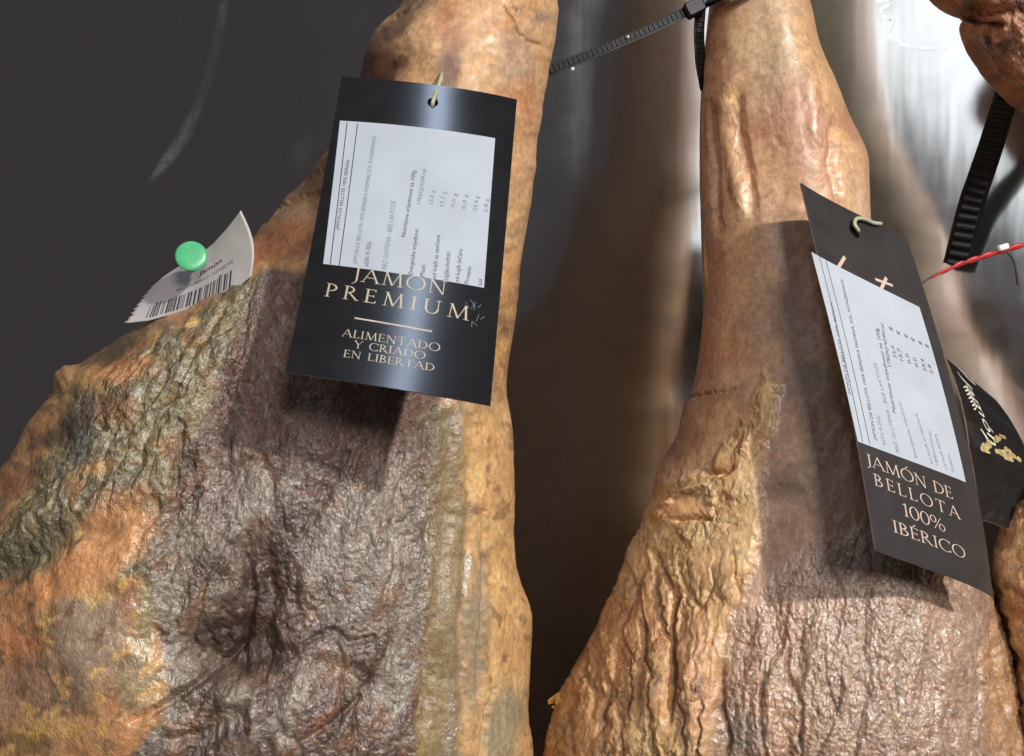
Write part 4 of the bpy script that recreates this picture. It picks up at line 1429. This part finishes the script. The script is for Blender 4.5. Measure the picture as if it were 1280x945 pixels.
for txt, a, b, hh, mt in (('JAMON DE BELLOTE 100% IBERIAN', (187, 608), (106, 208), 0.0013, M_INK),
                          ('JAMON DE BELLOTA 100% IBERIJSKA PASMINA, SOL, KONZERVANS', (300, 808), (152, 106), 0.0015, M_INK),
                          ('e250, E-252)', (338, 830), (310, 700), 0.0015, M_INKG), ('BEZ GLUTENA - BEZ LAKTOZE', (398, 862), (298, 470), 0.0016, M_INKG),
                          ('Nutritivne vrijednosti na 100g', (384, 690), (306, 318), 0.0019, M_INK),
                          ('1782KJ/429Kcal', (362, 488), (328, 300), 0.0016, M_INK), ('Energetska vrijednost', (478, 885), (404, 640), 0.0016, M_INKG),
                          ('33,0', (388, 450), (374, 396), 0.0017, M_INK), ('g', (366, 328), (362, 312), 0.0018, M_INK),
                          ('12,7', (415, 462), (402, 408), 0.0017, M_INK), ('g', (398, 346), (394, 330), 0.0018, M_INK),
                          ('0,0', (450, 474), (437, 430), 0.0017, M_INK), ('g', (432, 360), (428, 344), 0.0018, M_INK),
                          ('0,0', (482, 490), (470, 448), 0.0017, M_INK), ('g', (462, 376), (458, 360), 0.0018, M_INK),
                          ('29,4', (518, 508), (504, 454), 0.0017, M_INK), ('g', (494, 390), (490, 374), 0.0018, M_INK),
                          ('2,8', (546, 518), (534, 478), 0.0017, M_INK), ('g', (524, 404), (520, 388), 0.0018, M_INK),
                          ('od kojih su zasićene', (546, 912), (476, 690), 0.0015, M_INKG), ('Ugljikohidrati', (568, 920), (534, 770), 0.0015, M_INKG),
                          ('od kojih šećera', (608, 935), (560, 780), 0.0015, M_INKG), ('Proteini', (640, 945), (618, 870), 0.0015, M_INKG)):
    print_line(T2, 'printed_line', txt, ww(*a), ww(*b), hh, io, mt, stk)


def xx(x, y):
    return (1060 + x / 4.5, 550 + y / 4.5)


serif_line(T2, 'printed_lettering', 'JAMÓN DE', xx(108, 140), xx(592, 334), (xx(186, 170), xx(168, 102)), lo_, M_COPPER, t2, 0.07, 0.74)
serif_line(T2, 'printed_lettering', 'BELLOTA', xx(152, 254), xx(632, 448), (xx(240, 290), xx(226, 222)), lo_, M_COPPER, t2, 0.26, 0.74)
serif_line(T2, 'printed_lettering', '100%', xx(312, 424), xx(550, 520), (xx(328, 432), xx(309, 358)), lo_, M_COPPER, t2, 0.03, 0.74)
serif_line(T2, 'printed_lettering', 'IBÉRICO', xx(258, 516), xx(664, 672), (xx(274, 524), xx(254, 454)), lo_, M_COPPER, t2, 0.10, 0.74)
# two printed strokes showing above the sticker
rule(T2, 'printed_mark', (1048, 334), (1056, 321), 0.0014, lo_, M_COPPER, t2)
rule(T2, 'printed_mark', (1101, 362), (1108, 347), 0.0014, lo_, M_COPPER, t2)
rule(T2, 'printed_mark', (1094, 349), (1116, 357), 0.0012, lo_ + 0.00001, M_COPPER, t2)
disc_on(T2, 'punched_hole', 1068, 290, 0.0026, 0.00003, M_HOLE, t2)
q1 = lambda x, y, o: T2.at(*[np.array(k) for k in T2.inv(x, y)], np.array(o))
tube('tie_loop', [q1(1098, 282, .0015), q1(1088, 281, .0016), q1(1076, 277, .0020), q1(1066, 277, .0022), q1(1064, 283, .0018), q1(1070, 290, .0012), q1(1073, 286, -.002)], 0.0008, M_TIE, t2)

# ---- tag with gold script, twisted, on the sliver of ham
T3 = Card([(1183, 448, .462), (1245, 500, .468), (1290, 585, .452), (1212, 560, .446)], bow=0.002)
t3 = empty('hang_tag', T3.at(np.array(0.3), np.array(0.0)))
tag(t3, 'crumpled black hang tag with gold flourish and pale script, tucked behind the matt tag', 'tag', 'black tags tied to the hams')
T3.slab('card', [(0, 0), (1, 0), (1, 1), (0, 1)], 0.0, 0.0007, (M_CARD_GLOSS, M_EDGE), t3, n=16)
T3b = Card([(1211.5, 558, .4461), (1290, 585, .4521), (1268, 663, .436), (1224, 648, .430)], bow=0.001)
T3b.slab('card_flap', [(0, 0), (1, 0), (1, 1), (0, 1)], 0.0, 0.0007, (M_CARD_GLOSS, M_EDGE), t3, n=16)


def script(card, pts, wid, mat, name='printed_script'):
    """a flowing pen line laid on the card"""
    pts = np.array(pts, float)
    V = []
    st = np.array([card.inv(*p) for p in pts]) * np.array([card.W, card.H])
    d = np.gradient(st, axis=0)
    d /= np.linalg.norm(d, axis=1, keepdims=True) + 1e-9
    nr = np.stack([-d[:, 1], d[:, 0]], 1)
    n = len(st)
    for i in range(n):
        for sgn in (-1, 1):
            w = wid * (0.6 + 0.5 * abs(math.sin(i * 0.9)))
            q = st[i] + nr[i] * w * sgn
            V.append(card.at(np.array(q[0] / card.W), np.array(q[1] / card.H), np.array(0.00005 + i * 1e-7)))
    Fc = [(2 * i, 2 * i + 1, 2 * i + 3, 2 * i + 2) for i in range(n - 1)]
    return mesh_obj(name, np.array(V), Fc, mat, t3, smooth=False)


def along(a, b, wob, n, amp, ph=0.0):
    t = np.linspace(0, 1, n)
    a, b = np.array(a), np.array(b)
    d = (b - a) / np.linalg.norm(b - a)
    nn = np.array([-d[1], d[0]])
    return a + t[:, None] * (b - a) + (amp * np.sin(t * wob * 2 * np.pi + ph))[:, None] * nn + (0.8 * np.cos(t * wob * 2 * np.pi + ph))[:, None] * d


for a_, b_, wob, n_, amp, w_ in (
                                 ((1206, 482), (1220, 512), 6.5, 70, 2.4, 0.00026), ((1246, 576), (1264, 596), 4.5, 50, 2.4, 0.00026)):
    script(T3, along(a_, b_, wob, n_, amp), w_, M_PALE)
_V, _F = font_mesh('Jamón')
_V[:, 0] = _V[:, 0] + 0.10 * _V[:, 1]
T3.flat('printed_script', _V, _F, (1200, 468), (1238, 553), 0.0042, 0.00006, M_PALE, t3)
script(T3, [(1198, 460), (1204, 466), (1211, 474), (1219, 481), (1213, 472)], 0.0005, M_PALE)
script(T3, [(1226, 536), (1232, 545), (1236, 552), (1243, 556)], 0.0005, M_PALE)
rg = random.Random(11)
for (cx_, cy_, nn_, rr_) in ((1233, 558, 16, 6), (1260, 570, 22, 9), (1266, 585, 12, 6), (1252, 548, 6, 5)):
    for k in range(nn_):
        x, y = cx_ + rg.gauss(0, rr_ * .55), cy_ + rg.gauss(0, rr_ * .55)
        s_, t_ = T3.inv(x, y)
        r = 0.0007 + 0.0009 * rg.random()
        m_ = 7
        V = [T3.at(np.array(s_ + r * (0.6 + 0.6 * rg.random()) * math.cos(2 * math.pi * i / m_) / T3.W),
                   np.array(t_ + r * (0.6 + 0.6 * rg.random()) * math.sin(2 * math.pi * i / m_) / T3.H), np.array(0.00006 + k * 2e-6)) for i in range(m_)]
        mesh_obj('gold_petal', np.array(V), [tuple(range(m_))], M_GOLD, t3, smooth=False)

# ------------------------------------------------------------------ white barcode label and the pin
n = 40
g = np.linspace(0, 1, n)
rj = np.random.RandomState(3)


def polyat(pts, t):
    pts = np.array(pts, float)
    s = np.concatenate([[0], np.cumsum(np.linalg.norm(pts[1:, :2] - pts[:-1, :2], axis=1))])
    s /= s[-1]
    return np.stack([np.interp(t, s, pts[:, k]) for k in range(3)], -1)


bot = polyat([(156, 404, .436), (185, 401, .432), (215, 393, .428), (245, 384, .423), (275, 371, .418), (300, 357, .413), (314, 345, .410)], g)
top = polyat([(187, 361, .440), (205, 345, .436), (222, 334, .432), (245, 321, .427), (265, 306, .421), (284, 285, .414), (301, 263, .408)], g)
G, Hh = np.meshgrid(g, g)
right_bulge = np.stack([9 * np.sin(np.pi * g), 2 * np.sin(np.pi * g)], -1)
W3 = top[None, :, :] * (1 - Hh)[..., None] + bot[None, :, :] * Hh[..., None]
W3[..., 0] += right_bulge[:, None, 0] * (G ** 3)
tear = 2.2 * (rj.rand(n) - 0.5) + 1.2 * np.sign(np.sin(np.arange(n) * 1.3))
W3[..., 0] += tear[:, None] * (G < 0.001)
lab_f = P(W3[..., 0], W3[..., 1], W3[..., 2]).reshape(-1, 3)
lab_b = lab_f + np.array([0.0, 0.00035, 0])
nv = n * n
gf = grid_faces(n, n)
rim = np.concatenate([np.arange(n), np.arange(1, n) * n + n - 1, (n - 1) * n + np.arange(n - 2, -1, -1), np.arange(n - 2, 0, -1) * n])
rf = np.stack([rim, np.roll(rim, -1), np.roll(rim, -1) + nv, rim + nv], -1)
lab = empty('price_label', P(245, 345, .43))
tag(lab, 'curled white paper label with a barcode and torn left edge, pinned to the ham', 'label')
mesh_obj('paper', np.vstack([lab_f, lab_b]), np.vstack([gf, gf[:, ::-1] + nv, rf]), M_WHITE, lab)
labg = lab_f.reshape(n, n, 3)


def lab_at(a, b, off=0.00025):
    """a along, b down the label"""
    x, y = np.clip(a, 0, 1) * (n - 1), np.clip(b, 0, 1) * (n - 1)
    i, j = min(int(y), n - 2), min(int(x), n - 2)
    fy, fx = y - i, x - j
    p = (labg[i, j] * (1 - fx) * (1 - fy) + labg[i, j + 1] * fx * (1 - fy) + labg[i + 1, j] * (1 - fx) * fy + labg[i + 1, j + 1] * fx * fy)
    return p + np.array([0.0, -off, 0.0])


rb = random.Random(21)
x = 0.145
while x < 0.80:
    w = rb.choice([0.004, 0.006, 0.009, 0.013])
    top_b = 0.66 if rb.random() < 0.8 else 0.62
    V = [lab_at(x, top_b), lab_at(x + w, top_b), lab_at(x + w, 0.93), lab_at(x, 0.93)]
    mid = [lab_at(x, 0.8), lab_at(x + w, 0.8)]
    mesh_obj('barcode_bar', np.array([V[0], V[1], mid[1], mid[0], V[2], V[3]]), [(0, 1, 2, 3), (3, 2, 4, 5)], M_INK, lab, smooth=False)
    x += w + rb.choice([0.006, 0.009, 0.014, 0.02])


def label_text(txt, a0, a1, b, hgt, mat):
    V, Fc = font_mesh(txt)
    pts3 = [lab_at(a0 + (a1 - a0) * p[0], b - hgt * p[1]) for p in V]
    mesh_obj('printed_line', np.array(pts3), Fc, mat, lab, smooth=False)


label_text('Jamon', 0.52, 0.72, 0.42, 0.085, M_INK)
label_text('BELLOTA IBERICO - KOMAD KG', 0.34, 0.82, 0.545, 0.05, M_INKG)

pin = empty('push_pin', P(246, 352, .436))
tag(pin, 'round green plastic pin head holding the barcode label', 'pin')
hc = pv(239, 320, .412)
R = 19.5 / F * .412
ax = pv(247, 348, .440) - hc
ax /= np.linalg.norm(ax)
e1 = np.cross(ax, [0.3, 0, 1.0])
e1 /= np.linalg.norm(e1)
e2 = np.cross(ax, e1)
V, nr_, nc_ = [], 22, 40
for i in range(nr_):
    a = math.pi * i / (nr_ - 1)
    for k in range(nc_):
        b = 2 * math.pi * k / nc_
        z = -math.cos(a) * R * (0.16 if a < math.pi / 2 else 0.4)
        r = math.sin(a) ** 0.5 * R
        V.append(hc + ax * z + r * (e1 * math.cos(b) + e2 * math.sin(b)))
mesh_obj('head', np.array(V), grid_faces(nr_, nc_, True), M_GREEN, pin)
M_SEAM = simple_mat('green_seam', (0.20, 0.55, 0.32), 0.3)
for ca_, sa_ in ((0.72, 0.69), (-0.69, 0.72)):          # moulding seams cross on the head
    ln = []
    for k in range(25):
        q = -0.9 + 1.8 * k / 24
        zz_ = math.sqrt(max(0.0, 1 - abs(q) ** 4)) * 0.165
        ln.append(hc - ax * R * zz_ + (e1 * ca_ + e2 * sa_) * R * q)
    tube('seam', ln, 0.00010, M_SEAM, pin, 6, 2)
tube('shaft', [hc + ax * R * 0.6, hc + ax * 0.016, pv(247, 348, .440)], [0.0016, 0.0012, 0.0007], M_CLEAR, pin)


# ------------------------------------------------------------------ cable ties and the red twist tie
def ribbed_strap(name, pts, width, thick, mat, parent, pitch=0.0022, face=(0, -1, 0), taper=None):
    """flat nylon strap with a row of teeth across its face"""
    pts = np.array(pts, float)
    s = np.concatenate([[0], np.cumsum(np.linalg.norm(pts[1:] - pts[:-1], axis=1))])
    n = max(20, int(s[-1] / pitch * 4))
    t = np.linspace(0, s[-1], n)
    c = np.stack([np.interp(t, s, pts[:, k]) for k in range(3)], -1)
    ker = 11
    for k in range(3):
        c[:, k] = np.convolve(np.pad(c[:, k], ker // 2, 'reflect', reflect_type='odd'), np.ones(ker) / ker, 'valid')
    tg = np.gradient(c, axis=0)
    tg /= np.linalg.norm(tg, axis=1, keepdims=True)
    f = np.array(face, float)
    V = []
    for i in range(n):
        a = np.cross(tg[i], f)
        a /= np.linalg.norm(a)
        b = np.cross(a, tg[i])
        if b @ f < 0:
            b = -b
        w = width * (1 if taper is None else np.interp(t[i] / s[-1], [0, 1], taper)) / 2
        tooth = thick * (0.82 if (i // 2) % 2 else 1.1)
        prof = [(-1, 0), (-1, .55), (-.72, .6), (-.68, tooth / thick), (.68, tooth / thick), (.72, .6), (1, .55), (1, 0)]
        for x, y in prof:
            V.append(c[i] + a * x * w + b * y * thick)
    m_ = 8
    Fc = [tuple(q) for q in grid_faces(n, m_, True)] + [tuple(range(m_)), tuple(range((n - 1) * m_, n * m_))]
    return mesh_obj(name, np.array(V), Fc, mat, parent, smooth=False)


def bevel_box(name, c, ax, ay, az, sx, sy, sz, mat, parent, b=0.18):
    V, Fc = [], []
    for z in (-1, -1 + b * 2, 1 - b * 2, 1):
        k = 1 - b if abs(z) == 1 else 1
        for x, y in ((-1, -1 + b), (-1 + b, -1), (1 - b, -1), (1, -1 + b), (1, 1 - b), (1 - b, 1), (-1 + b, 1), (-1, 1 - b)):
            V.append(c + ax * x * k * sx / 2 + ay * y * k * sy / 2 + az * z * sz / 2)
    Fc = [tuple(q) for q in grid_faces(4, 8, True)] + [tuple(range(8)), tuple(range(24, 32))]
    return mesh_obj(name, np.array(V), Fc, mat, parent, smooth=False)


ct = empty('cable_tie', pv(868, 10, .455))
tag(ct, 'ribbed black cable tie stretched between the two shanks, its head beside the pinkish shank', 'cable tie', 'black cable ties')
ribbed_strap('strap', [pv(664, 98, .458), pv(690, 87, .456), (pv(760, 60, .455)), pv(820, 34, .455), pv(868, 10, .455), pv(900, -4, .458)], 0.0042, 0.0016, M_BLACK, ct)
dirx = pv(870, 8, .455) - pv(820, 34, .455)
dirx /= np.linalg.norm(dirx)
dy = np.array([0, -1.0, 0])
bevel_box('head', pv(868, 10, .453), dirx, np.cross(dirx, dy), dy, 0.0088, 0.0066, 0.0060, M_BLACK, ct)
ribbed_strap('tail', [pv(875, 12, .458), pv(873, 40, .460), pv(875, 80, .463), pv(881, 112, .466)], 0.0048, 0.0014, M_BLACK, ct, face=(0.3, -1, 0))
ribbed_strap('loop', [pv(885, 6, .455), pv(925, -12, .432), pv(985, -20, .438), pv(1012, -14, .462)], 0.0042, 0.0014, M_BLACK, ct, face=(0, -1, 0.2))
M_SPECK = simple_mat('white_speck', (0.7, 0.7, 0.68), 0.4, 0.2, 600)  # small white specks on the strap
for (x, y, r) in ((716, 86, 2.2), (785, 46, 2.0)):
    rc = random.Random(x)
    cc = pv(x, y, .4525)
    V = []
    for i in range(6):
        for k in range(7):
            a, b = math.pi * i / 5, 2 * math.pi * k / 7
            q = r / F * .45 * (0.7 + 0.5 * rc.random())
            V.append(cc + q * np.array([math.sin(a) * math.cos(b), math.sin(a) * math.sin(b), math.cos(a)]))
    mesh_obj('white_speck', np.array(V), [tuple(f) for f in grid_faces(6, 7, True)], M_SPECK, ct, smooth=False)

ct2 = empty('cable_tie', pv(1262, 100, .49))
tag(ct2, 'thick ribbed black strap hanging from the dark leathery ham end, slanting down to the panel', 'cable tie', 'black cable ties')
ribbed_strap('strap', [pv(1275, 70, .465), pv(1258, 120, .475), pv(1238, 185, .495), pv(1214, 255, .515), pv(1196, 330, .53)], 0.0105, 0.0028, M_BLACK, ct2, pitch=0.0048, face=(-0.4, -1, 0), taper=(0.95, 1.25))
ribbed_strap('loop', [pv(1262, 108, .472), pv(1290, 130, .475), pv(1330, 110, .47), pv(1350, 60, .46)], 0.0105, 0.0028, M_BLACK, ct2, pitch=0.0048)

rt = empty('twist_tie', pv(1200, 335, .44))
tag(rt, 'thin red twisted tie with bare grey wire end behind the matt black tag', 'tie')
base = polyat([(1164, 346, .448), (1200, 330, .446), (1240, 317, .443), (1275, 307, .44), (1330, 292, .44)], np.linspace(0, 1, 40))
for ph in (0, math.pi):
    pts_ = []
    for i, q in enumerate(base):
        a = ph + i * 0.75
        pts_.append(P(q[0], q[1], q[2]) + 0.0006 * np.array([0.3 * math.cos(a), math.sin(a), math.cos(a)]))
    tube('strand', pts_, np.concatenate([np.linspace(0.0004, 0.0008, 14), np.full(26, 0.0008)]), M_RED, rt, 8, 3)
tube('wire_end', [pv(1130, 368, .450), pv(1146, 358, .449), pv(1164, 346, .448), pv(1178, 339, .447)], 0.00045, M_WIRE, rt)
bevel_box('clip', pv(1254, 309, .441), np.array([.96, 0, .28]), np.array([-.28, 0, .96]), np.array([0, -1.0, 0]), 0.0046, 0.0026, 0.0024, M_CLEAR, rt, 0.25)  # small plain white lump on the tie
tube('tail', [pv(1258, 314, .442), pv(1266, 324, .443), pv(1270, 340, .445), pv(1272, 356, .447)], 0.0005, M_WIRE, rt)
